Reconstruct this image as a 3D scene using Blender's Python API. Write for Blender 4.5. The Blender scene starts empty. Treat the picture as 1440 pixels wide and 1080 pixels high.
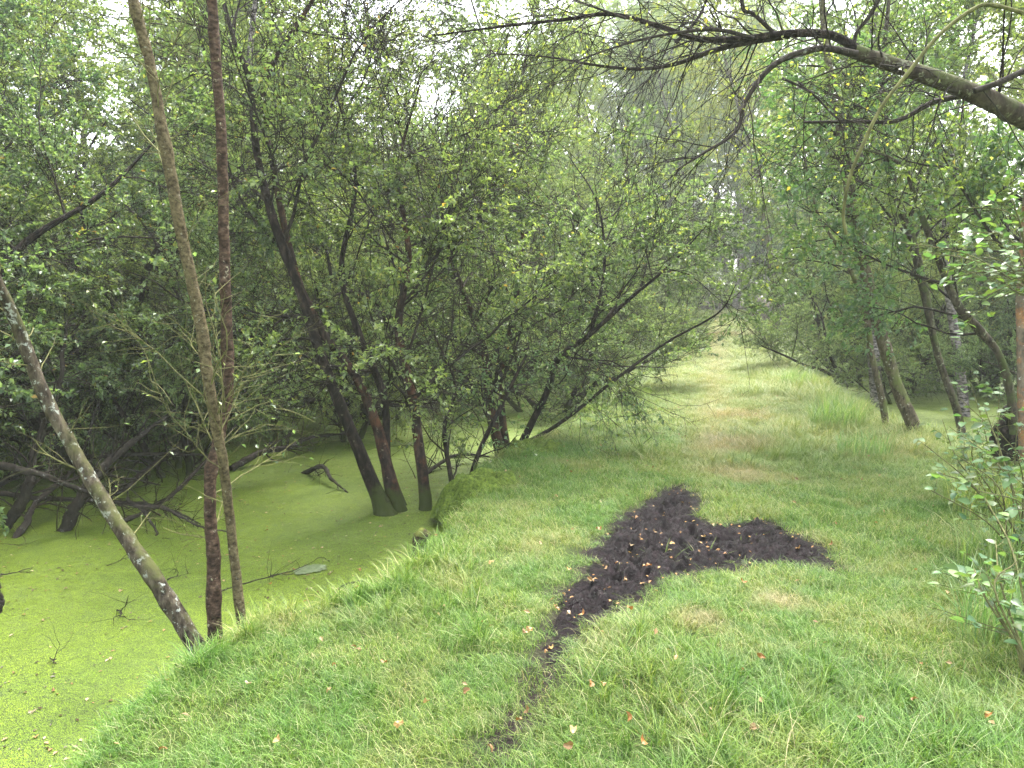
import bpy, math, random
import numpy as np
from mathutils import Vector

R = math.radians
rng = np.random.default_rng(7)
random.seed(7)
scene = bpy.context.scene
COL = scene.collection

# ------------------------------------------------------------------ camera
F_PX = 1109.0                      # focal length in pixels of the 1440 px wide frame
PITCH = R(7.2)
CAM_Z = 1.6
cam_d = bpy.data.cameras.new('camera')
cam_d.sensor_width = 36.0
cam_d.lens = 36.0 * F_PX / 1440.0
cam_d.clip_start = 0.05
cam_d.clip_end = 500.0
cam = bpy.data.objects.new('camera', cam_d)
cam.location = (0, 0, CAM_Z)
cam.rotation_euler = (R(90) - PITCH, 0, 0)
COL.objects.link(cam)
scene.camera = cam

# ------------------------------------------------------------------ light
SUN_EL, SUN_AZ = R(62), R(25)      # azimuth measured from +Y towards +X
world = bpy.data.worlds.new('World')
scene.world = world
world.use_nodes = True
wn = world.node_tree
wn.nodes.clear()
sky = wn.nodes.new('ShaderNodeTexSky')
sky.sky_type = 'NISHITA'
sky.sun_disc = False
sky.sun_elevation = SUN_EL
sky.sun_rotation = SUN_AZ
sky.air_density = 1.0
sky.dust_density = 4.0
sky.ozone_density = 1.0
hs = wn.nodes.new('ShaderNodeHueSaturation')
hs.inputs['Saturation'].default_value = 0.35
bg = wn.nodes.new('ShaderNodeBackground')
bg.inputs['Strength'].default_value = 0.15
wo = wn.nodes.new('ShaderNodeOutputWorld')
wn.links.new(sky.outputs['Color'], hs.inputs['Color'])
wn.links.new(hs.outputs['Color'], bg.inputs['Color'])
wn.links.new(bg.outputs['Background'], wo.inputs['Surface'])

sun_d = bpy.data.lights.new('sun', 'SUN')
sun_d.energy = 1.5
sun_d.angle = R(25)
sun_d.color = (1.0, 0.96, 0.9)
sun = bpy.data.objects.new('sun', sun_d)
sd = Vector((math.sin(SUN_AZ) * math.cos(SUN_EL), math.cos(SUN_AZ) * math.cos(SUN_EL), math.sin(SUN_EL)))
sun.rotation_euler = sd.to_track_quat('Z', 'Y').to_euler()
sun.location = (0, 0, 30)
COL.objects.link(sun)

scene.view_settings.view_transform = 'Standard'
scene.view_settings.look = 'None'
scene.view_settings.gamma = 1.0
scene.view_settings.use_curve_mapping = False
scene.view_settings.exposure = 2.95
scene.cycles.use_denoising = True
scene.cycles.max_bounces = 6
scene.cycles.diffuse_bounces = 4
scene.cycles.glossy_bounces = 2
scene.cycles.transmission_bounces = 4
scene.cycles.volume_bounces = 1
scene.cycles.sample_clamp_indirect = 6.0

# ------------------------------------------------------------------ projection helpers
cp, sp = math.cos(PITCH), math.sin(PITCH)


def ray(u, v):
    cx, cy = (u - 720.0) / F_PX, -(v - 540.0) / F_PX
    return np.array([cx, cp + cy * sp, -sp + cy * cp])


def P(u, v, Y):
    """world point seen at photo pixel (u, v) at ground distance Y"""
    d = ray(u, v)
    return np.array([0, 0, CAM_Z]) + d * (Y / d[1])


def G(u, v, z=0.0):
    """world point where the ray of photo pixel (u, v) meets height z"""
    d = ray(u, v)
    return np.array([0, 0, CAM_Z]) + d * ((z - CAM_Z) / d[2])


# ------------------------------------------------------------------ noise
_lat = np.random.default_rng(99).random((64, 64, 8)).astype(np.float64)


def vnoise(x, y, z=0.0):
    x = np.asarray(x, float); y = np.asarray(y, float); z = np.asarray(z, float) + 0 * x
    xi, yi, zi = np.floor(x).astype(int), np.floor(y).astype(int), np.floor(z).astype(int)
    fx, fy, fz = x - xi, y - yi, z - zi
    fx, fy, fz = fx * fx * (3 - 2 * fx), fy * fy * (3 - 2 * fy), fz * fz * (3 - 2 * fz)
    out = 0
    for a in (0, 1):
        for b in (0, 1):
            for c in (0, 1):
                w = (fx if a else 1 - fx) * (fy if b else 1 - fy) * (fz if c else 1 - fz)
                out = out + w * _lat[(xi + a) % 64, (yi + b) % 64, (zi + c) % 8]
    return out * 2 - 1


def fbm(x, y, z=0.0, o=4):
    s, a, t = 0, 1.0, 0
    for k in range(o):
        s = s + a * vnoise(np.asarray(x) * 2 ** k + 17 * k, np.asarray(y) * 2 ** k + 5 * k, np.asarray(z) * 2 ** k)
        t += a; a *= 0.5
    return s / t


def sstep(a, b, x):
    t = np.clip((x - a) / (b - a), 0, 1)
    return t * t * (3 - 2 * t)


# ------------------------------------------------------------------ material helpers
def new_mat(name):
    m = bpy.data.materials.new(name)
    m.use_nodes = True
    nt = m.node_tree
    nt.nodes.clear()
    out = nt.nodes.new('ShaderNodeOutputMaterial')
    return m, nt, out


def N(nt, t, **kw):
    n = nt.nodes.new(t)
    for k, v in kw.items():
        if k in n.bl_rna.properties:
            setattr(n, k, v)
    return n


def noise_node(nt, scale, detail=4, rough=0.55, vec=None, dist=0.0):
    n = nt.nodes.new('ShaderNodeTexNoise')
    n.inputs['Scale'].default_value = scale
    n.inputs['Detail'].default_value = detail
    n.inputs['Roughness'].default_value = rough
    n.inputs['Distortion'].default_value = dist
    if vec is not None:
        nt.links.new(vec, n.inputs['Vector'])
    return n.outputs['Fac']


def ramp(nt, fac, stops):
    r = nt.nodes.new('ShaderNodeValToRGB')
    e = r.color_ramp.elements
    while len(e) > 1:
        e.remove(e[0])
    e[0].position = stops[0][0]; e[0].color = (*stops[0][1], 1)
    for p, c in stops[1:]:
        q = e.new(p); q.color = (*c, 1)
    nt.links.new(fac, r.inputs['Fac'])
    return r.outputs['Color']


def mix(nt, fac, a, b, blend='MIX'):
    m = nt.nodes.new('ShaderNodeMix')
    m.data_type = 'RGBA'; m.blend_type = blend
    for s, v in ((m.inputs[0], fac), (m.inputs[6], a), (m.inputs[7], b)):
        if hasattr(v, 'is_linked'):
            nt.links.new(v, s)
        elif isinstance(v, (int, float)):
            s.default_value = v
        else:
            s.default_value = (*v, 1)
    return m.outputs[2]


def mrange(nt, v, a, b, c=0.0, d=1.0):
    m = nt.nodes.new('ShaderNodeMapRange')
    nt.links.new(v, m.inputs['Value'])
    for k, x in zip(('From Min', 'From Max', 'To Min', 'To Max'), (a, b, c, d)):
        m.inputs[k].default_value = x
    return m.outputs['Result']


def g3(v):
    return (v, v, v)


def leaf_mat(name, cols, trans=0.4, rough=0.45, spec=0.4, patch=None):
    m, nt, out = new_mat(name)
    geo = N(nt, 'ShaderNodeNewGeometry')
    c = ramp(nt, geo.outputs['Random Per Island'], cols)
    oi = N(nt, 'ShaderNodeObjectInfo')
    c = mix(nt, 1.0, c, ramp(nt, oi.outputs['Random'], [(0, (1.25, 1.1, .8)), (.5, (1, 1, 1)), (1, (.8, .95, 1.1))]), 'MULTIPLY')
    if patch:
        f = noise_node(nt, patch[0], 3, vec=geo.outputs['Position'])
        c = mix(nt, mrange(nt, f, 0.4, 0.62), c, patch[1], 'MULTIPLY')
    b = N(nt, 'ShaderNodeBsdfPrincipled')
    b.inputs['Roughness'].default_value = rough
    b.inputs['Specular IOR Level'].default_value = spec
    nt.links.new(c, b.inputs['Base Color'])
    t = N(nt, 'ShaderNodeBsdfTranslucent')
    tc = mix(nt, 1.0, c, (1.6, 1.7, 0.8), 'MULTIPLY')
    nt.links.new(tc, t.inputs['Color'])
    ms = N(nt, 'ShaderNodeMixShader')
    ms.inputs[0].default_value = trans
    nt.links.new(b.outputs[0], ms.inputs[1]); nt.links.new(t.outputs[0], ms.inputs[2])
    nt.links.new(ms.outputs[0], out.inputs['Surface'])
    return m


def bark_mat(name, stops, lichen=None, moss=None, scale=1.0, zst=0.35, bump=0.6, lamount=0.58, orange=None, foot=None):
    m, nt, out = new_mat(name)
    geo = N(nt, 'ShaderNodeNewGeometry')
    mp = N(nt, 'ShaderNodeMapping')
    mp.inputs['Scale'].default_value = (1, 1, zst)
    nt.links.new(geo.outputs['Position'], mp.inputs['Vector'])
    f = noise_node(nt, 38 * scale, 6, 0.65, mp.outputs[0])
    f2 = noise_node(nt, 9 * scale, 4, 0.6, geo.outputs['Position'])
    c = ramp(nt, f, stops)
    c = mix(nt, mrange(nt, f2, 0.3, 0.7), c, g3(0.55), 'MULTIPLY')
    if lichen:
        l = noise_node(nt, 26 * scale, 5, 0.7, geo.outputs['Position'])
        c = mix(nt, mrange(nt, l, lamount, lamount + 0.06), c, lichen)
    if orange:
        l = noise_node(nt, 7 * scale, 6, 0.75, geo.outputs['Position'])
        c = mix(nt, mrange(nt, l, 0.48, 0.66), c, mix(nt, 0.6, c, orange))
    if foot:
        sz_ = N(nt, 'ShaderNodeSeparateXYZ'); nt.links.new(geo.outputs['Position'], sz_.inputs[0])
        l = noise_node(nt, 12, 5, 0.7, geo.outputs['Position'])
        a1 = N(nt, 'ShaderNodeMath'); a1.operation = 'ADD'
        nt.links.new(mrange(nt, sz_.outputs[2], ZW, ZW + .5, .75, 0), a1.inputs[0]); nt.links.new(l, a1.inputs[1])
        c = mix(nt, mrange(nt, a1.outputs[0], .85, 1.05), c, foot)
    if moss:
        l = noise_node(nt, 6 * scale, 5, 0.6, geo.outputs['Position'])
        sx = N(nt, 'ShaderNodeSeparateXYZ'); nt.links.new(geo.outputs['Normal'], sx.inputs[0])
        ad = N(nt, 'ShaderNodeMath'); ad.operation = 'ADD'
        nt.links.new(l, ad.inputs[0]); nt.links.new(mrange(nt, sx.outputs[2], -1, 1, -0.15, 0.15), ad.inputs[1])
        c = mix(nt, mrange(nt, ad.outputs[0], 0.5, 0.66), c, moss)
    b = N(nt, 'ShaderNodeBsdfPrincipled')
    b.inputs['Roughness'].default_value = 0.85
    b.inputs['Specular IOR Level'].default_value = 0.08
    nt.links.new(c, b.inputs['Base Color'])
    bp = N(nt, 'ShaderNodeBump')
    bp.inputs['Strength'].default_value = bump
    bp.inputs['Distance'].default_value = 0.012
    nt.links.new(f, bp.inputs['Height'])
    nt.links.new(bp.outputs[0], b.inputs['Normal'])
    nt.links.new(b.outputs[0], out.inputs['Surface'])
    return m


M = {}
ZW = -0.30
M['bark_red'] = bark_mat('red_brown_bark', [(0.35, (0.015, 0.010, 0.007)), (0.5, (0.06, 0.038, 0.026)), (0.68, (0.15, 0.10, 0.07))],
                         lichen=(0.28, 0.26, 0.18), scale=0.9, zst=1.6, lamount=0.63)
M['bark_grey'] = bark_mat('grey_lichen_bark', [(0.35, (0.015, 0.012, 0.009)), (0.5, (0.065, 0.052, 0.036)), (0.68, (0.14, 0.12, 0.085))],
                          lichen=(0.27, 0.29, 0.25), moss=(0.06, 0.065, 0.022), scale=1.0, lamount=0.57)
M['bark_olive'] = bark_mat('olive_bark', [(0.35, (0.03, 0.022, 0.012)), (0.5, (0.10, 0.08, 0.042)), (0.68, (0.18, 0.15, 0.085))],
                           lichen=(0.25, 0.25, 0.19), scale=1.3, zst=1.3, lamount=0.62)
M['bark_dark'] = bark_mat('dark_willow_bark', [(0.35, (0.004, 0.003, 0.003)), (0.52, (0.02, 0.015, 0.012)), (0.7, (0.07, 0.05, 0.04))],
                          lichen=(0.11, 0.11, 0.07), lamount=0.64, bump=1.0, scale=.8, foot=(.035, .045, .012))
M['bark_rust'] = bark_mat('dark_bark_with_rust_patches', [(0.35, (0.006, 0.004, 0.004)), (0.52, (0.03, 0.02, 0.016)), (0.7, (0.09, 0.055, 0.04))],
                          orange=(0.13, 0.055, 0.025), lichen=(.14, .12, .09), scale=0.7, lamount=0.62, bump=1.0, foot=(.035, .045, .012))
M['bark_tan'] = bark_mat('tan_mossy_bark', [(0.35, (0.03, 0.022, 0.015)), (0.5, (0.11, 0.09, 0.058)), (0.68, (0.19, 0.16, 0.11))],
                         lichen=(0.38, 0.38, 0.3), moss=(0.09, 0.11, 0.03), lamount=0.6)
M['bark_orange'] = bark_mat('orange_lichen_bark', [(0.3, (0.1, 0.08, 0.06)), (0.6, (0.25, 0.2, 0.15))],
                            orange=(0.55, 0.22, 0.07), lichen=(0.45, 0.45, 0.4), lamount=0.6)
M['bark_birch'] = bark_mat('pale_birch_bark', [(0.42, (0.04, 0.035, 0.035)), (0.52, (0.2, 0.17, 0.16)), (0.7, (0.42, 0.38, 0.37))],
                           scale=0.35, zst=2.5, bump=0.3)
M['bark_bough'] = bark_mat('brown_bough_bark', [(0.3, (0.02, 0.015, 0.012)), (0.5, (0.06, 0.048, 0.035)), (0.7, (0.12, 0.10, 0.07))], lichen=(.16,.17,.11), moss=(.06,.07,.025))
M['bark_mossy'] = bark_mat('dark_mossy_bark', [(0.35, (0.02, 0.016, 0.012)), (0.52, (0.06, 0.05, 0.035)), (0.7, (0.12, 0.1, 0.07))], lichen=(.16, .17, .11), moss=(.05, .065, .02))
M['bark_twig'] = bark_mat('twig_bark', [(0.35, (0.008, 0.007, 0.006)), (0.65, (0.045, 0.036, 0.026))], bump=0.1)
M['bark_twig_green'] = bark_mat('mossy_twig_bark', [(0.3, (0.06, 0.06, 0.025)), (0.7, (0.2, 0.2, 0.08))], bump=0.1)
M['dead_wood'] = bark_mat('dead_wood', [(0.3, (0.016, 0.013, 0.011)), (0.6, (0.05, 0.042, 0.034)), (0.8, (0.12, 0.1, 0.085))],
                          lichen=(0.2, 0.21, 0.18), lamount=0.62)
M['pale_wood'] = bark_mat('pale_broken_wood', [(0.3, (0.25, 0.2, 0.16)), (0.7, (0.5, 0.44, 0.38))], bump=0.3)
M['leaf_sallow'] = leaf_mat('sallow_leaves', [(0.0, (0.05, 0.082, 0.038)), (0.35, (0.085, 0.13, 0.052)), (0.7, (0.13, 0.19, 0.072)),
                                              (0.93, (0.20, 0.26, 0.12)), (0.992, (0.18, 0.21, 0.06)), (1.0, (0.3, 0.18, 0.05))],
                            trans=0.44, rough=0.36, spec=0.6)
M['leaf_birch'] = leaf_mat('birch_leaves', [(0.0, (0.10, 0.135, 0.045)), (0.5, (0.15, 0.195, 0.06)), (0.95, (0.22, 0.26, 0.09)), (1.0, (0.3, 0.25, 0.06))],
                           trans=0.5)
M['leaf_alder'] = leaf_mat('alder_leaves', [(0.0, (0.05, 0.085, 0.035)), (0.6, (0.085, 0.135, 0.045)), (1.0, (0.14, 0.2, 0.065))],
                           trans=0.42, rough=0.35, spec=0.6)
M['fallen'] = leaf_mat('fallen_leaves', [(0.0, (0.18, 0.095, 0.03)), (0.35, (0.25, 0.15, 0.055)), (0.7, (0.30, 0.20, 0.09)), (1.0, (0.1, 0.05, 0.02))],
                       trans=0.15, rough=0.55, spec=0.3)
M['fallen_dark'] = leaf_mat('floating_leaves', [(0.0, (0.02, 0.014, 0.006)), (0.5, (0.07, 0.035, 0.015)), (0.75, (0.28, 0.15, 0.06)), (1.0, (0.4, 0.34, 0.2))],
                            trans=0.1)

# ------------------------------------------------------------------ object helpers
def mesh_from(name, V, F, mat, smooth=False, tris=True):
    """V (n,3), F (m,k) arrays -> mesh"""
    me = bpy.data.meshes.new(name)
    V = np.ascontiguousarray(V, np.float32); F = np.ascontiguousarray(F, np.int32)
    k = F.shape[1]
    me.vertices.add(len(V)); me.vertices.foreach_set('co', V.ravel())
    me.loops.add(F.size); me.loops.foreach_set('vertex_index', F.ravel())
    me.polygons.add(len(F))
    me.polygons.foreach_set('loop_start', np.arange(0, F.size, k, dtype=np.int32))
    me.polygons.foreach_set('loop_total', np.full(len(F), k, np.int32))
    me.polygons.foreach_set('use_smooth', np.full(len(F), smooth, bool))
    me.materials.append(mat)
    me.update(calc_edges=True)
    return me


def link(name, me, parent=None, **props):
    o = bpy.data.objects.new(name, me)
    COL.objects.link(o)
    if parent is not None:
        o.parent = parent
    for k, v in props.items():
        o[k] = v
    return o


def thing(name, label, cat, loc=(0, 0, 0), group=None):
    o = bpy.data.objects.new(name, None)
    o.empty_display_size = 0.2
    COL.objects.link(o)
    o.location = loc
    o['label'] = label; o['category'] = cat
    if group:
        o['group'] = group
    return o


def catmull(pts, n):
    pts = np.asarray(pts, float)
    p = np.vstack([2 * pts[0] - pts[1], pts, 2 * pts[-1] - pts[-2]])
    k = len(pts) - 1
    t = np.linspace(0, k, n)
    i = np.minimum(t.astype(int), k - 1); f = (t - i)[:, None]
    a, b, c, d = p[i], p[i + 1], p[i + 2], p[i + 3]
    return 0.5 * ((2 * b) + (-a + c) * f + (2 * a - 5 * b + 4 * c - d) * f ** 2 + (-a + 3 * b - 3 * c + d) * f ** 3)


def tubes(PL, RL, k, bumpy=0.0):
    """PL (N,n,3), RL (N,n) -> verts, quads"""
    Np, n, _ = PL.shape
    T = np.gradient(PL, axis=1)
    T /= np.linalg.norm(T, axis=2, keepdims=True) + 1e-9
    m = T.mean(axis=1)
    ref = np.where(np.abs(m[:, 2:3]) > 0.7, np.array([[1.0, 0.1, 0]]), np.array([[0, 0.1, 1.0]]))[:, None, :]
    A = np.cross(T, ref); A /= np.linalg.norm(A, axis=2, keepdims=True) + 1e-9
    B = np.cross(T, A)
    th = np.linspace(0, 2 * np.pi, k, endpoint=False)
    V = PL[:, :, None, :] + RL[:, :, None, None] * (A[:, :, None, :] * np.cos(th)[None, None, :, None] + B[:, :, None, :] * np.sin(th)[None, None, :, None])
    if bumpy:
        nz = fbm(V[..., 0] * 14, V[..., 1] * 14, V[..., 2] * 8, 4)
        V = PL[:, :, None, :] + (V - PL[:, :, None, :]) * (1 + bumpy * nz)[..., None]
    V = V.reshape(-1, 3)
    base = (np.arange(Np) * n * k)[:, None, None]
    i = (np.arange(n - 1) * k)[None, :, None]
    j = np.arange(k)[None, None, :]; j2 = (j + 1) % k
    F = np.stack([base + i + j, base + i + j2, base + i + k + j2, base + i + k + j], axis=-1).reshape(-1, 4)
    return V, F


def add(acc, VF):
    V, F = VF
    off = sum(len(a[0]) for a in acc)
    acc.append((V, F + off))


def merged(acc):
    return np.vstack([a[0] for a in acc]), np.vstack([a[1] for a in acc])


def grow(r, PL, RL, count, t0, t1, L, ang, npts, wander, lift, ratio=0.5, rmin=0.002, tipr=0.35, bias=None):
    Np, n, _ = PL.shape
    seg = np.linalg.norm(np.diff(PL, axis=1), axis=2).sum(1)
    pi = r.choice(Np, count, p=seg / seg.sum())
    t = r.uniform(t0, t1, count)
    x = t * (n - 1); i = np.minimum(x.astype(int), n - 2); f = (x - i)[:, None]
    pos = PL[pi, i] * (1 - f) + PL[pi, i + 1] * f
    tan = PL[pi, i + 1] - PL[pi, i]; tan /= np.linalg.norm(tan, axis=1, keepdims=True) + 1e-9
    rad = (RL[pi, i] * (1 - f[:, 0]) + RL[pi, i + 1] * f[:, 0])
    q = r.normal(size=(count, 3))
    if bias is not None:
        q += np.asarray(bias)
    q -= (q * tan).sum(1, keepdims=True) * tan; q /= np.linalg.norm(q, axis=1, keepdims=True) + 1e-9
    a = r.uniform(ang[0], ang[1], count)[:, None]
    d = np.cos(a) * tan + np.sin(a) * q
    ln = r.uniform(L[0], L[1], count) * (1.1 - 0.5 * t)
    step = (ln / (npts - 1))[:, None]
    C = np.empty((count, npts, 3)); C[:, 0] = pos
    for s in range(1, npts):
        d = d + wander * r.normal(size=(count, 3)); d[:, 2] += lift
        d /= np.linalg.norm(d, axis=1, keepdims=True)
        C[:, s] = C[:, s - 1] + d * step
    r0 = np.maximum(rad * ratio * r.uniform(0.6, 1.0, count), rmin)
    RR = r0[:, None] * np.linspace(1, tipr, npts)[None, :]
    return C, RR


def leaves_on(r, PL, count, size, t0=0.1, aspect=0.62, up=1.3, fold=0.22, droop=-0.1, spread=0.0):
    Np, n, _ = PL.shape
    pi = r.integers(0, Np, count)
    x = r.uniform(t0, 1, count) * (n - 1); i = np.minimum(x.astype(int), n - 2); f = (x - i)[:, None]
    pos = PL[pi, i] * (1 - f) + PL[pi, i + 1] * f
    if spread:
        pos = pos + r.normal(size=pos.shape) * spread
    tan = PL[pi, i + 1] - PL[pi, i]; tan /= np.linalg.norm(tan, axis=1, keepdims=True) + 1e-9
    d = tan * 0.6 + r.normal(size=(count, 3)) * 0.75; d[:, 2] += droop
    d /= np.linalg.norm(d, axis=1, keepdims=True)
    nn = r.normal(size=(count, 3)) * 0.55; nn[:, 2] += up
    return leaf_quads(r, pos, d, nn, r.uniform(size[0], size[1], count), aspect, fold)


def leaf_quads(r, pos, d, nn, s, aspect, fold):
    sx = np.cross(d, nn); sx /= np.linalg.norm(sx, axis=1, keepdims=True) + 1e-9
    up = np.cross(sx, d)
    s = s[:, None]
    w = s * aspect * 0.5
    a = pos; tip = pos + d * s - up * s * 0.12
    mid = pos + d * s * 0.48
    l = mid - sx * w + up * w * fold * 2; rr = mid + sx * w + up * w * fold * 2
    n = len(pos)
    V = np.stack([a, rr, tip, l], 1).reshape(-1, 3)
    b = np.arange(n)[:, None] * 4
    F = np.concatenate([np.stack([b + 0, b + 1, b + 2], 2).reshape(-1, 3), np.stack([b + 0, b + 2, b + 3], 2).reshape(-1, 3)])
    return V, F


# ------------------------------------------------------------------ terrain
ZW = -0.30
left_px = [(60, 1160), (165, 1050), (285, 955), (350, 940), (450, 912), (545, 862), (590, 810), (640, 745), (662, 700), (735, 655),
           (850, 600), (945, 525), (985, 482), (1005, 458)]
LE = np.array([G(u, v, ZW) for u, v in left_px])
LE = LE[np.argsort(LE[:, 1])]
LE[:, 0] += np.where(LE[:, 1] > 3.4, .13, 0)
RE = np.array([(3.2, -3, 0), (4.5, 3, 0), (4.7, 6, 0), (4.35, 8.6, 0), (4.7, 11, 0), (5.2, 14, 0), (6.0, 18, 0), (7.9, 25, 0), (10.5, 36, 0), (14, 50, 0)])


def xl(y):
    far = LE[-1]
    return np.interp(y, np.r_[-6, LE[:, 1], 36, 50], np.r_[-1.6, LE[:, 0], 8.2, 11.5])


def xr(y):
    return np.interp(y, RE[:, 1], RE[:, 0])


mud_px = [(957, 684), (978, 700), (978, 726), (1003, 742), (1072, 734), (1112, 752), (1152, 775), (1168, 792), (1120, 798), (1060, 794), (1000, 799),
          (930, 812), (892, 832), (852, 872), (812, 897), (792, 932), (770, 950), (752, 935), (773, 895), (798, 832), (832, 802), (838, 765), (868, 735), (918, 703)]
MUD = np.array([G(u, v, 0.0)[:2] for u, v in mud_px])


def poly_sd(x, y, poly):
    x = np.asarray(x, float); y = np.asarray(y, float)
    d = np.full(x.shape, 1e9); inside = np.zeros(x.shape, bool)
    n = len(poly)
    for i in range(n):
        ax, ay = poly[i]; bx, by = poly[(i + 1) % n]
        ex, ey = bx - ax, by - ay
        t = np.clip(((x - ax) * ex + (y - ay) * ey) / (ex * ex + ey * ey), 0, 1)
        d = np.minimum(d, np.hypot(x - ax - t * ex, y - ay - t * ey))
        c = ((ay > y) != (by > y)) & (x < (bx - ax) * (y - ay) / (by - ay + 1e-12) + ax)
        inside ^= c
    return np.where(inside, d, -d)


TRAIL = np.array([G(u, v)[:2] for u, v in [(770, 945), (735, 1000), (705, 1050), (680, 1100)]])


def trail_d(x, y):
    d = np.full(np.shape(x), 1e9)
    for a, b in zip(TRAIL[:-1], TRAIL[1:]):
        e = b - a
        t = np.clip(((x - a[0]) * e[0] + (y - a[1]) * e[1]) / (e @ e), 0, 1)
        d = np.minimum(d, np.hypot(x - a[0] - t * e[0], y - a[1] - t * e[1]))
    return d


def mudmask(x, y):
    x = np.asarray(x, float); y = np.asarray(y, float)
    return poly_sd(x, y, MUD) - .05 * sstep(3.9, 3.3, y) + (.05 + .04 * sstep(3.3, 4.2, y)) * fbm(x * 6, y * 6, .4, 5) + .03 * vnoise(x * 22, y * 22, .3)


STUMP_A, STUMP_B = G(588, 803, ZW), G(650, 738, ZW)


def hgt(x, y):
    x = np.asarray(x, float); y = np.asarray(y, float)
    nz = fbm(x * 1.3, y * 1.3, 0.3)
    d = np.minimum(x - xl(y), xr(y) - x) + 0.10 * nz * sstep(3.5, 6, y) + 0.10 * fbm(x * 5, y * 5, .7) * (0.6 + 0.4 * sstep(3, 5, y)) + .08 * nz
    for q in (STUMP_A, STUMP_B):
        d = d - .3 * np.exp(-((x - q[0] - .02) ** 2 + (y - q[1]) ** 2) / .13 ** 2)
    soft = np.interp(y, [3, 4.6], [0.3, 0.05])
    z = -0.85 + 0.85 * sstep(np.interp(y, [3, 4.6], [-.36, -.16]), soft, d)
    z = z + 0.03 * fbm(x * 0.9, y * 0.9) + 0.012 * fbm(x * 5, y * 5) * sstep(-.1, .2, d)
    # woodland floor beyond the ditch on the right, and beyond the ponds
    rr = sstep(4.6, 6.0, x - xr(y) + 0.5 * nz) * sstep(-2, 0, 0 * x + 1)
    z = np.where(x > xr(y) + 1.0, -0.85 + rr * (0.72 + 0.05 * nz), z)
    far = sstep(34, 42, np.hypot(x, y))
    z = z * (1 - far) + far * (0.25 + 0.3 * fbm(x * .15, y * .15))
    z = z - 0.09 * sstep(-0.03, 0.1, mudmask(x, y))
    z = z - 0.015 * sstep(0.12, 0.0, trail_d(x, y))
    return z


def grid(xs, ys, fz):
    X, Y = np.meshgrid(xs, ys)
    Z = fz(X, Y)
    V = np.stack([X, Y, Z], -1).reshape(-1, 3)
    nx, ny = len(xs), len(ys)
    i = np.arange(ny - 1)[:, None] * nx + np.arange(nx - 1)[None, :]
    F = np.stack([i, i + 1, i + nx + 1, i + nx], -1).reshape(-1, 4)
    return V, F


def ground_mat():
    m, nt, out = new_mat('turf_soil')
    geo = N(nt, 'ShaderNodeNewGeometry')
    pos = geo.outputs['Position']
    f = noise_node(nt, 5, 6, 0.65, pos)
    f2 = noise_node(nt, 60, 5, 0.7, pos)
    green = ramp(nt, f2, [(0.3, (0.02, 0.035, 0.01)), (0.6, (0.07, 0.10, 0.025)), (0.8, (0.14, 0.15, 0.05))])
    brown = ramp(nt, f2, [(0.3, (0.015, 0.01, 0.008)), (0.55, (0.05, 0.035, 0.022)), (0.8, (0.14, 0.10, 0.065))])
    sx = N(nt, 'ShaderNodeSeparateXYZ'); nt.links.new(pos, sx.inputs[0])
    hz = mrange(nt, sx.outputs[2], -0.24, -0.12)
    litter = mrange(nt, sx.outputs[0], 8.6, 10.2)
    c = mix(nt, hz, brown, green)
    c = mix(nt, litter, c, brown)
    moss = mrange(nt, sx.outputs[1], 6, 8)
    ms = N(nt, 'ShaderNodeMath'); ms.operation = 'MULTIPLY'
    nt.links.new(moss, ms.inputs[0]); nt.links.new(mrange(nt, f, 0.42, 0.55), ms.inputs[1])
    ms2 = N(nt, 'ShaderNodeMath'); ms2.operation = 'MULTIPLY'
    nt.links.new(ms.outputs[0], ms2.inputs[0]); nt.links.new(mrange(nt, sx.outputs[2], -0.03, -0.1), ms2.inputs[1])
    c = mix(nt, ms2.outputs[0], c, (0.16, 0.2, 0.03))
    at = N(nt, 'ShaderNodeAttribute'); at.attribute_name = 'wet'
    c = mix(nt, at.outputs['Fac'], c, ramp(nt, f2, [(.3, (.006, .004, .005)), (.6, (.03, .02, .02)), (.8, (.08, .055, .045))]))
    b = N(nt, 'ShaderNodeBsdfPrincipled')
    b.inputs['Roughness'].default_value = 0.9
    b.inputs['Specular IOR Level'].default_value = 0.1
    nt.links.new(c, b.inputs['Base Color'])
    bp = N(nt, 'ShaderNodeBump'); bp.inputs['Strength'].default_value = 0.8; bp.inputs['Distance'].default_value = 0.03
    nt.links.new(f2, bp.inputs['Height']); nt.links.new(bp.outputs[0], b.inputs['Normal'])
    nt.links.new(b.outputs[0], out.inputs['Surface'])
    return m


def axis(lo, hi, a, b, fine, coarse):
    out = [lo]
    while out[-1] < hi:
        x = out[-1]
        d = max(a - x, x - b, 0)
        out.append(x + fine + min(coarse, d * 0.12))
    return np.array(out)


xs = axis(-120, 120, -2.5, 6.5, 0.055, 6)
ys = axis(-60, 160, 1.0, 13, 0.055, 6)
V, F = grid(xs, ys, hgt)
gme = mesh_from('ground', V, F, ground_mat(), smooth=True)
ga = gme.attributes.new('wet', 'FLOAT', 'POINT')
near = (V[:, 1] > 0) & (V[:, 1] < 10) & (np.abs(V[:, 0]) < 6)
wet = np.zeros(len(V), np.float32)
wet[near] = np.maximum(sstep(-.2, 0, mudmask(V[near, 0], V[near, 1])), sstep(.16, .03, trail_d(V[near, 0], V[near, 1]) + .05 * vnoise(V[near, 0] * 9, V[near, 1] * 9)))
ga.data.foreach_set('value', wet)
link('ground', gme, kind='structure')


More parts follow.
